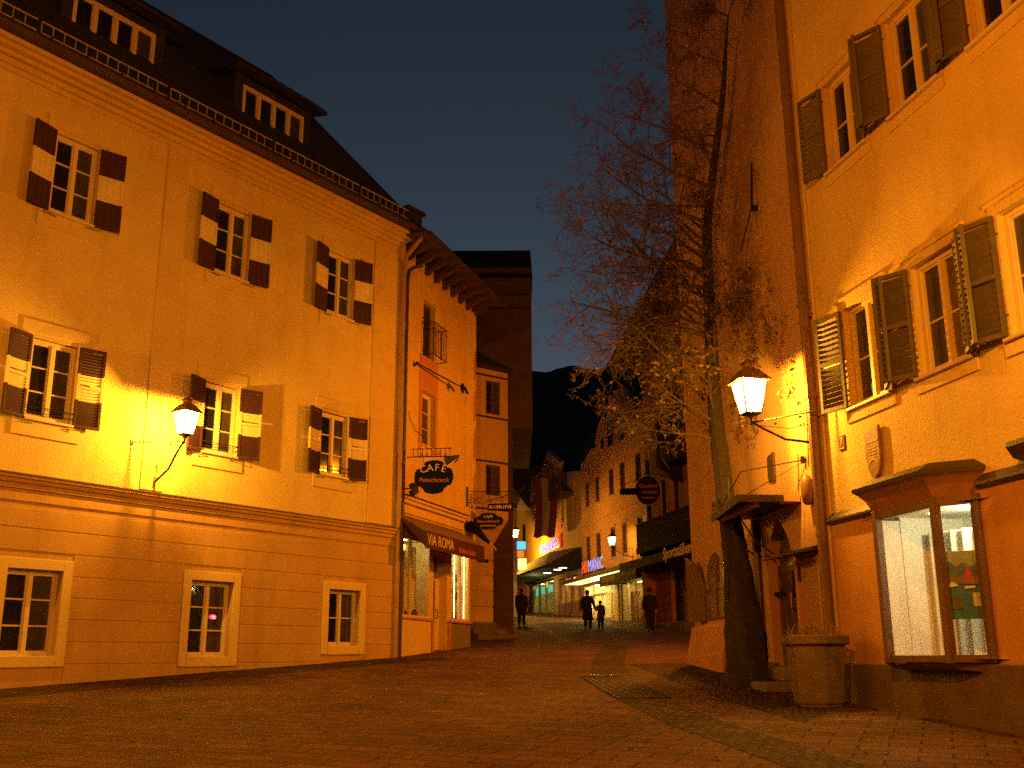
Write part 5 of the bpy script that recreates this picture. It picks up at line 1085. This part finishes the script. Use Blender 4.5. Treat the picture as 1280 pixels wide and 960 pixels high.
mb = MB(off); mb.loft([[(-4.2, -.01, 6.35), (-4.2, -1.2, 6.1), (-4.2, -1.2, 5.55), (-4.2, -.01, 5.7)], [(2.4, -.01, 6.35), (2.4, -1.2, 6.1), (2.4, -1.2, 5.55), (2.4, -.01, 5.7)]]); aw = mb.build('shop_awning', AWN_G, HB); mb = MB(off); mb.box(-3.6, -1.2, -1.215, -1.2, 5.72, 6.0); mb.build('fascia_board', WOOD_B, aw)
# lit canopy with the red and blue letters
cl = FH.uv(713, 727, 1.4); cr_ = FH.uv(780, 712, 1.4)
HC = thing('lit_canopy', 'flat shop canopy with glowing underside below red and blue letters', 'canopy', FH, -7, 0, 6.1); oc = (-7, 0, 6.1); zc = (cl[1] + cr_[1]) / 2
mb = MB(oc); mb.box(H0 - .2, cr_[0], -1.4, -.0, zc, zc + .22); mb.build('slab', WOOD_D, HC)
mb = MB(oc); u = H0
while u < cr_[0] - .5:
    mb.box(u + .05, u + .75, -1.3, -.2, zc - .012, zc - .004); u += .95
mb.build('light_panel', emit('canopy_light', (1.0, .74, .24), 2.6), HC)
for u in (-6,): lamp('canopy_glow', HC, Vector((u, -.8, zc - .25)) - Vector(oc), 80, (1, .72, .22), .3)
HS = thing('red_blue_letters', 'glowing shop name with two red and five blue letters on the canopy', 'sign', FH, -9.5, -1.2, zc + .22)
nl_ = FH.uv(727.5, 715, 1.2); nr_ = FH.uv(754, 705, 1.2); Wd = nr_[0] - nl_[0]
hu = text('HU', .98, emit('neon_red', (1.0, .05, .03), .8), HS, (nl_[0] + 9.5, 0, .48), .004, align='LEFT', sx=.86)
mn = text('MANIC', .98, emit('neon_blue', (.10, .26, 1.0), 1.3), HS, (nl_[0] + 9.5 + Wd * .30, 0, .48), .004, align='LEFT', sx=1.0)
mb = MB(); mb.box(nl_[0] + 9.4, nr_[0] + 9.5, .08, .14, .1, .2); mb.box(nl_[0] + 9.4, nl_[0] + 9.5, .08, .14, 0, .2); mb.box(nr_[0] + 9.4, nr_[0] + 9.5, .08, .14, 0, .2); mb.build('rail', IRON, HS)
# ------------------------------------------------------------------ bank house
z0 = 4.6; off = (0, 0, z0); off = (-6, 0, z0)
KB = thing('bank_house', 'pale plastered house with narrow windows over a dark canopy roof', 'house', FK, -6, 0, z0)
K0, K1 = -16.0, 1.7
hs = [(-6.6, -5.9, 11.25, 12.95), (-3.9, -3.2, 11.25, 12.9), (-.8, -.1, 11.2, 12.8), (-13.5, -6.3, 4.6, 7.4, .05), (-4.8, .8, 4.6, 7.2, .05)]
mb = MB(off); wall(mb, K0, K1, 2, 13.9, hs, 0, .3); shell(mb, K0, K1, 2, 13.9, 12); mb.prism([(-7.6, 13.9), (K1, 13.9), (K1, 14.2), (-3.4, 14.95), (-7.6, 14.2)], 0, .3, 'y'); mb.build('wall', PL_BANK, KB)
for a, b, c, d in [h[:4] for h in hs[:3]]: casement(KB, off, (a + b) / 2, c, b - a, d - c, rows=1, cols=1, y=.2, fr=WOOD_B, panes=(GLASS_D,))
mb = MB(off); mb.loft([[(-12.5, .9, 13.95), (K1, .9, 13.95), (K1, 12, 13.95), (-12.5, 12, 13.95)], [(-4.2, 6.2, 23.6), (K1, 6.2, 23.6), (K1, 6.6, 23.6), (-4.2, 6.6, 23.6)]]); mb.build('roof', ROOFR, KB)
gp_ = [FK.uv(px, py) for px, py in ((657, 612), (660, 596), (667, 592), (671, 590), (673, 578), (678, 564), (688, 572), (692, 577), (690, 592), (700, 596))]
mb = MB(off); mb.prism([(gp_[0][0], 13.9)] + gp_ + [(gp_[-1][0], 13.9)], .4, .8, 'y'); mb.build('gable', PL_BANK, KB)
gl_ = FK.uv(672, 600, 1.0); gr_ = FK.uv(700, 614, 1.0)
mb = MB(off); mb.box(gl_[0], gr_[0], -1.0, 0, gr_[1] - .2, gr_[1]); mb.box(gl_[0], gr_[0], -1.0, -.95, gr_[1], gr_[1] + 1.1); mb.box(gl_[0] + .5, gl_[0] + .7, -1, -.8, gr_[1], gr_[1] + 2.2); mb.build('balcony', WOOD_D, KB)
gr2 = shopbox(KB, off, -13.4, -6.4, 4.6, 7.3, 3, mat('bank_room', (.34, .36, .14), .7, .1), 90, (.9, .85, .25), 'bank_lobby'); bp_ = MB(off)
for u in (-11.2, -9.0, -6.6): bp_.box(u, u + .25, -.05, .1, 4.6, 7.3)
bp_.build('piers', PL_RED, KB); mb = MB(off); mb.box(-13.2, -6.6, .2, .25, 6.5, 7.05); mb.build('lit_strip', emit('bank_strip', (.08, .5, .35), .9), gr2)
shopbox(KB, off, -4.7, .7, 4.7, 7.1, 2, SHOPY, 30, (1, .72, .22), 'side_lobby'); mb = MB(off)
for u in (-4.8, -3.0, -1.4, .6): mb.box(u, u + .3, -.08, .1, 4.6, 7.2)
mb.box(-4.8, .9, -.08, .12, 4.2, 5.4); mb.build('pillars', PL_RED, KB)
for u in (-6,): lamp('canopy_lamp', KB, Vector((u, -1.6, 6.9)) - Vector(off), 70, (.95, .8, .3), .1)
KC = thing('canopy_roof', 'dark tiled canopy roof with a raised point in front of the bank', 'canopy', FK, -8, 0, 7.4); oc = (-8, 0, 7.4)
c1 = FK.uv(640, 738, 2.4); c2 = FK.uv(722, 706, 2.4)
mb = MB(oc); ax = FK.uv(690, 690, .6); zl = 7.55
mb.loft([[(-17, 0, zl), (-17, -2.6, zl), (1.5, -2.6, zl), (1.5, 0, zl)], [(-17, 0, zl + .15), (-17, -2.7, zl + .12), (1.6, -2.7, zl + .12), (1.6, 0, zl + .15)]]); mb.face([(-17, -2.7, zl + .12), (ax[0], -.8, ax[1]), (1.6, -2.7, zl + .12)]); mb.face([(1.6, -2.7, zl + .12), (ax[0], -.8, ax[1]), (1.2, 0, 9.0), (1.6, 0, zl)]); mb.face([(ax[0], -.8, ax[1]), (-17, -2.7, zl + .12), (-17, 0, zl + .2), (ax[0], 0, ax[1])]); mb.face([(ax[0], -.8, ax[1]), (ax[0], 0, ax[1]), (1.2, 0, 9.0)]); mb.build('roof', ROOF, KC)
mb = MB(oc)
for px in (684, 697, 727):
    pu = FK.uv(px, 712, 1.3); mb.lathe([(.28, zl - .03), (.28, zl - .01)], (min(1.2, pu[0]), -1.3, 0), 10)
mb.build('spot_lamps', emit('spot_wide', (1, .92, .5), 6), KC)
s0 = FK.uv(674, 691, .15); s1 = FK.uv(696, 681, .15)
KS = thing('blue_letters', 'glowing blue bank name with a red emblem on the pale wall', 'sign', FK, s0[0], -.12, s0[1] - .4)
Wd = s1[0] - s0[0]; t_ = text('SPARKASSE', 1.05, emit('neon_blue_strong', (.04, .16, 1.0), 1.6), KS, (0, 0, .55), .004, align='LEFT')
bb = max(v.co.x for v in t_.data.vertices)
for v in t_.data.vertices: v.co.x *= Wd / bb
RE = emit('neon_red', (1, .05, .03), .8)
e2 = text('S', 1.35, RE, KS, (Wd + .55, 0, .62), .06, bold=.05, name='emblem'); mb = MB(); mb.lathe([(.03, -.16), (.16, -.06), (.18, 0), (.16, .06), (.03, .16)], (Wd + .6, 0, 1.65), 12); mb.build('emblem_dot', RE, KS)
# banners
FB = Frame(0, 0, 95)
for k, (px, wd, hh, Y, l) in enumerate(((680, 1.55, 4.4, 76.5, 'long red and white banner hanging in front of the bank gable'),)):
    p = at(px, 597, Y); e = thing('flag_banner', l, 'flag', Frame(p.x, p.y, 95), 0, 0, p.z - hh)
    mb = MB(); n = 12; m = 10
    for j in range(m):
        for i in range(n):
            def pt(i, j):
                t = j / m; x = (i / n - .5) * wd + .10 * math.sin(t * 4) ; return (x + .12 * t * math.sin(3 * t), .12 * math.sin(i * .9 + t * 3) * (.4 + t), hh * (1 - t) - .1 * math.sin(i * .8) * t)
            mb.face([pt(i, j + 1), pt(i + 1, j + 1), pt(i + 1, j), pt(i, j)], 0 if i < 4 or i >= 8 else 1)
    mb.build('cloth', [FLAG_R, FLAG_W], e, smooth=True)
    mb = MB(); mb.tube([(-wd / 2, 0, hh), (wd / 2 + 1.4, .3, hh + .1)], .04, 6); mb.build('pole', IRON, e)
# ------------------------------------------------------------------ houses closing the street
z0 = 5.6
FE = Frame(0, 97.0, 88.0); off = (0, 0, z0)
EB = thing('end_house', 'lit yellowish house closing the far end of the street', 'house', FE, 0, 0, z0)
hs = [(.9, 1.6, 11.5, 13.7), (.4, 1.4, 6.2, 8.6), (-.9, -.2, 11.5, 13.5)]
mb = MB(off); wall(mb, -6, 6, 3, 15.2, hs, 0, .3); shell(mb, -6, 6, 3, 15.2, 8); mb.build('wall', PL_YEL, EB)
for a, b, c, d in hs: casement(EB, off, (a + b) / 2, c, b - a, d - c, rows=2, y=.15, fr=WOOD_B, fw=.05)
mb = MB(off); mb.prism([(-.6, 15.2), (4, 20), (8.5, 15.2)], -6.3, 6.3, 'x'); mb.build('roof', ROOFR, EB)
FLf = Frame(-1.55, 57, 7.0); z0 = 3.4; off = (0, 0, z0)
GB = thing('lane_house', 'narrow yellowish house on the left beyond the steps', 'house', FLf, 0, 0, z0)
mb = MB(off); wall(mb, 0, 15, 1, 11.6, [(7, 8, 4.4, 6.6), (4, 4.8, 7.5, 9), (9, 9.8, 7.8, 9.3)], 0, .3); shell(mb, 0, 15, 1, 11.6, 8); mb.build('wall', PL_CAFE, GB)
casement(GB, off, 7.5, 4.4, 1, 2.2, y=.2, fr=WOOD_B); casement(GB, off, 4.4, 7.5, .8, 1.5, y=.2, fr=WOOD_B); casement(GB, off, 9.4, 7.8, .8, 1.5, y=.2, fr=WOOD_B)
mb = MB(off); mb.prism([(-.9, 11.6), (3.5, 14.6), (8.5, 11.6)], -.4, 15.4, 'x'); mb.build('roof', ROOF, GB)
# red market hut
p = at(645, 765, 86); e = thing('market_hut', 'red boarded market hut with a small roof at the end of the street', 'hut', world=(p.x + .1, 86, ground_z(0, 86)), rot=R(-10))
mb = MB(); mb.box(-1.0, 1.0, -.8, 1.2, 0, 2.2); mb.prism([(-1, 2.2), (1, 2.2), (0, 3.0)], -.8, 1.2, 'y'); mb.build('walls', RED_HUT, e)
mb = MB(); mb.prism([(-1.3, 2.1), (0, 3.15), (1.3, 2.1), (1.3, 2.2), (0, 3.28), (-1.3, 2.2)], -1.2, 1.4, 'y'); mb.build('roof', ROOF, e)
# stacked light boxes
p = at(650, 692, 74); e = thing('light_box_sign', 'stack of blue, orange and white light boxes jutting over the street', 'sign', Frame(p.x, p.y, 96), 0, 0, p.z - 1)
for (za, zb_, x0, x1, c_, s, nm) in ((1.3, 1.85, -.4, .4, (.03, .32, .9), 2.2, 'blue'), (.75, 1.2, -.2, .28, (1, .16, .03), 1.1, 'orange'), (-.1, .65, -.15, .45, (1, .72, .2), 2.2, 'white')):
    mb = MB(); mb.box(x0, x1, -.08, .08, za, zb_); mb.build('light_box', emit('box_' + nm, c_, s), e, bevel=.02)
mb = MB(); mb.tube([(-.2, .1, -.2), (-.2, .1, 2.0)], .03, 6); mb.tube([(-.2, .1, 1.95), (-1.2, .2, 1.95)], .02, 6); mb.build('frame', IRON, e)
# ------------------------------------------------------------------ street lanterns further on
def far_lantern(label, fr, px, py, out, power, **kw):
    u, z = fr.uv(px, py, out); return lantern(label, fr, u, z - .28, out, u + kw.get('da', 0), z - .9, power, tie_u=u)
far_lantern('lit lantern glowing on the salmon shop house between its upper windows', FH, 765, 676, 1.2, 160)
u, z = FLf.uv(645, 667, 1.0)
far_lantern('upper of two lit lanterns in the lane mouth, just above the blue light box', FLf, 644, 667, 1.0, 1300)
p = at(640, 691, 82); FX = Frame(p.x - .9, 82, 7.0); lantern('lower lit lantern in the lane mouth, left of the stacked light boxes', FX, 0, p.z - .3, .9, 0, p.z - 1.0, 3000, tie_u=0)
GP = thing('lane_wall', 'low lit wall at the lane mouth carrying the lower lantern', 'wall', FX, 0, 0, 4.9); mb = MB((0, 0, 4.9)); mb.box(-.6, 2.0, .0, .5, 4.2, 10.6); mb.build('masonry', PL_CAFE, GP)
# ------------------------------------------------------------------ people
def person(label, x, y, rotz, H, coat_m, trous_m, coat_len=.46, step=.16, hat=False, skirt=False, arms=None, slim=1.0, bag=False):
    e = thing('person', label, 'person', world=(x, y, ground_z(x, y)), rot=rotz); k = H / 1.75
    V, E, RR = [], [], []
    def add(p, r, parent=None):
        V.append(Vector(p) * k); RR.append(r * k)
        if parent is not None: E.append((parent, len(V) - 1))
        return len(V) - 1
    pel = add((0, 0, .95), .135 * slim); sp = add((0, .01, 1.12), .13 * slim, pel); ch = add((0, .0, 1.33), .15 * slim, sp); nk = add((0, .0, 1.475), .062, ch); hd0 = add((0, .015, 1.55), .072, nk); hd = add((0, .02, 1.64), .095, hd0); tp = add((0, .01, 1.715), .06, hd)
    add((0, .115, 1.60), .018, hd0); 
    for sx in (-1, 1): add((sx * .092, .0, 1.61), .018, hd0)
    for sx in (-1, 1):
        f = step * sx
        hip = add((sx * .095, 0, .90), .095 * slim, pel); kn = add((sx * .10, f * .55 + .03, .50), .062, hip); an = add((sx * .10, f - (.10 if f < 0 else 0), .09 + (.05 if f < 0 else 0)), .042, kn); he = add((sx * .10, f - .03 - (.06 if f < 0 else 0), .04), .04, an); add((sx * .115, f + .15, .035), .034, he)
        a = (arms or {}).get(sx)
        sh = add((sx * .19, 0, 1.40), .068 * slim, ch)
        if a: el, wr, ha = a
        else: el, wr, ha = (sx * .245, -.05 - .25 * f, 1.13), (sx * .25, .02 - .5 * f, .90), (sx * .25, .03 - .55 * f, .83)
        el_ = add(el, .046, sh); wr_ = add(wr, .034, el_); pm = add(ha, .036, wr_)
        hv = (Vector(ha) - Vector(wr)).normalized(); side = hv.cross(Vector((0, 1, 0))); side = side.normalized() if side.length > .1 else Vector((1, 0, 0))
        for j, (o_, L) in enumerate(((-.028, .075), (-.010, .085), (.010, .08), (.028, .062))):
            q = Vector(ha) + Vector((0, 1, 0)) * o_ + hv * .03; f1 = add(q + hv * L * .5, .011, pm); add(q + hv * L + side * .012 * -sx, .009, f1)
        add(Vector(ha) + Vector((0, .05, 0)) + hv * .02, .012, pm)
    me = bpy.data.meshes.new('body'); me.from_pydata([tuple(v) for v in V], E, []); o = bpy.data.objects.new('body_tmp', me); COL.objects.link(o)
    sm = o.modifiers.new('s', 'SKIN'); sv = me.skin_vertices[0].data
    for i, r in enumerate(RR): sv[i].radius = (r, r)
    sv[0].use_root = True; ss = o.modifiers.new('d', 'SUBSURF'); ss.levels = 1; ss.render_levels = 1
    dg = bpy.context.evaluated_depsgraph_get(); m2 = bpy.data.meshes.new_from_object(o.evaluated_get(dg)); bpy.data.objects.remove(o)
    m2.materials.clear(); m2.materials.append(SKIN); m2.materials.append(mat('shoe_leather', (.012, .01, .009), .5))
    for p in m2.polygons: p.use_smooth = True; p.material_index = 1 if p.center.z < .13 * k else 0
    b = bpy.data.objects.new('body', m2); COL.objects.link(b); b.parent = e
    # trousers, coat with sleeves, hair
    def el_ring(c, rx, ry, n=14): return [((c[0] + rx * math.cos(2 * math.pi * j / n)) * k, (c[1] + ry * math.sin(2 * math.pi * j / n)) * k, c[2] * k) for j in range(n)]
    t = MB()
    for sx in (-1, 1):
        f = step * sx; hp = (sx * .095, 0, .95); kn = (sx * .10, f * .55 + .03, .50); an = (sx * .10, f - (.10 if f < 0 else 0), .07 + (.05 if f < 0 else 0))
        t.tube([Vector(hp) * k, Vector(kn) * k, Vector(an) * k], [.125 * k * slim, .092 * k, .075 * k], 10)
    t.build('trousers', trous_m, e, smooth=True)
    c = MB(); hem = .95 - coat_len; fl = .05 if coat_len > .3 else .0
    c.loft([el_ring((0, 0, hem), .19 * slim + fl, .17 + fl), el_ring((0, 0, .90), .195 * slim, .165), el_ring((0, .0, 1.10), .175 * slim, .145), el_ring((0, 0, 1.30), .205 * slim, .155), el_ring((0, 0, 1.40), .205 * slim, .135), el_ring((0, 0, 1.46), .12, .105), el_ring((0, .0, 1.50), .085, .085)])
    for sx in (-1, 1):
        a = (arms or {}).get(sx); f = step * sx
        el, wr = (a[0], a[1]) if a else ((sx * .245, -.05 - .25 * f, 1.13), (sx * .25, .02 - .5 * f, .90))
        c.tube([Vector((sx * .16, 0, 1.405)) * k, Vector((sx * .20, -.01, 1.36)) * k, Vector(el) * k, Vector(wr) * k], [.07 * k, .082 * k * slim, .066 * k, .052 * k], 9)
    c.build('coat', coat_m, e, smooth=True)
    h = MB(); h.lathe([(.07, 1.54), (.098, 1.60), (.106, 1.66), (.09, 1.72), (.05, 1.752), (.004, 1.76)] if not hat else [(.1, 1.60), (.15, 1.635), (.155, 1.65), (.115, 1.67), (.11, 1.74), (.06, 1.775), (.004, 1.78)], (0, -.012, 0), 14)
    for i, v in enumerate(h.v): h.v[i] = v * k
    h.build('hat' if hat else 'hair', coat_m if hat else HAIR, e, smooth=True)
    if bag:
        g_ = MB(); g_.loft([el_ring((0, -.2, .98), .13, .07), el_ring((0, -.22, 1.15), .15, .09), el_ring((0, -.2, 1.36), .12, .07)]); g_.build('backpack', COATB, e, smooth=True)
    return e
P = lambda px, Y: ((at(px, 780, Y)).x, Y)
x, y = P(813, 43.6); person('man in a dark suit walking away past the lit shop windows', x, y, R(4), 1.78, COAT, TROUS, .16, .10)
wx, wy = P(735, 46.6); cx_, cy_ = P(751, 46.5); H_ = 1.22 / 1.75
person('woman in a long black coat holding a small child by the hand', wx, wy, R(-6), 1.70, COAT, TROUS, .52, .07, hat=False, slim=1.05, arms={1: ((.27, .03, 1.14), (.33, .06, .93), (.36, .06, .86))})
person('small child in a brown coat led by the hand', cx_, cy_, R(-6), 1.24, COATB, TROUS, .42, .06, slim=1.05, arms={-1: ((-.26, .04, 1.16), (-.30, .06, 1.20), (-.33, .07, 1.24))})
x, y = P(652, 51.4); person('man in a dark brown jacket walking up the street alone', x, y, R(-3), 1.80, COATB, TROUS, .30, .07, slim=1.12)
# ------------------------------------------------------------------ street lighting beyond the frame
lantern('lit lantern on the yellow house nearer than the bay window', FR, 7.2, 5.3, 1.2, 7.2, 4.6, 400, tie_u=7.2, scale=1.15)
lantern('lit lantern on the cream townhouse beyond the left edge of the view', FL, -15.0, 5.98, .9, -15.0, 5.12, 850, tie_u=-15.0)
def mast(label, x, y, H, power, arm):
    e = thing('street_lamp', label, 'street lamp', world=(x, y, ground_z(x, y)), group='mast lamps on the square'); mb = MB(); mb.tube([(0, 0, 0), (0, 0, 1.2), (0, 0, H - .5), (arm[0] * .3, arm[1] * .3, H - .1), (arm[0], arm[1], H)], [.11, .08, .06, .05, .04], 10); mb.build('pole', IRON, e)
    mb = MB(); mb.lathe([(.28, -.02), (.30, .0), (.25, .12), (.1, .2), (.02, .22)], (arm[0], arm[1], H), 14); mb.build('hood', IRON, e); mb = MB(); mb.lathe([(.02, -.14), (.16, -.12), (.26, -.02), (.26, .0)], (arm[0], arm[1], H), 14); mb.build('globe', GLAZE, e)
    lamp('lamp_light', e, (arm[0], arm[1], H - .16), power, SODIUM, .10); return e
mast('tall mast lamp standing behind the viewer on the left of the square', -3.2, .6, 8.2, 5300, (2.0, 1.4))
RLF = Frame(4.18 + .2, 24.55, 96.0)
e = thing('wall_street_lamp', 'street lamp on the far corner of the tower house, out of sight from the square', 'street lamp', world=(5.0, 25.2, 7.6)); mb = MB(); mb.tube([(0, -.7, -.3), (0, .3, .1), (0, 1.5, .3)], .04, 6); mb.build('arm', IRON, e); mb = MB(); mb.lathe([(.28, .2), (.3, .22), (.1, .4), (.02, .42)], (0, 1.5, 0), 12); mb.build('hood', IRON, e); mb = MB(); mb.lathe([(.02, -.1), (.16, -.06), (.2, .06), (.2, .18)], (0, 1.5, 0), 12); mb.build('globe', GLAZE, e); lamp('lamp_light', e, (0, 1.5, .04), 2500, SODIUM, .12)
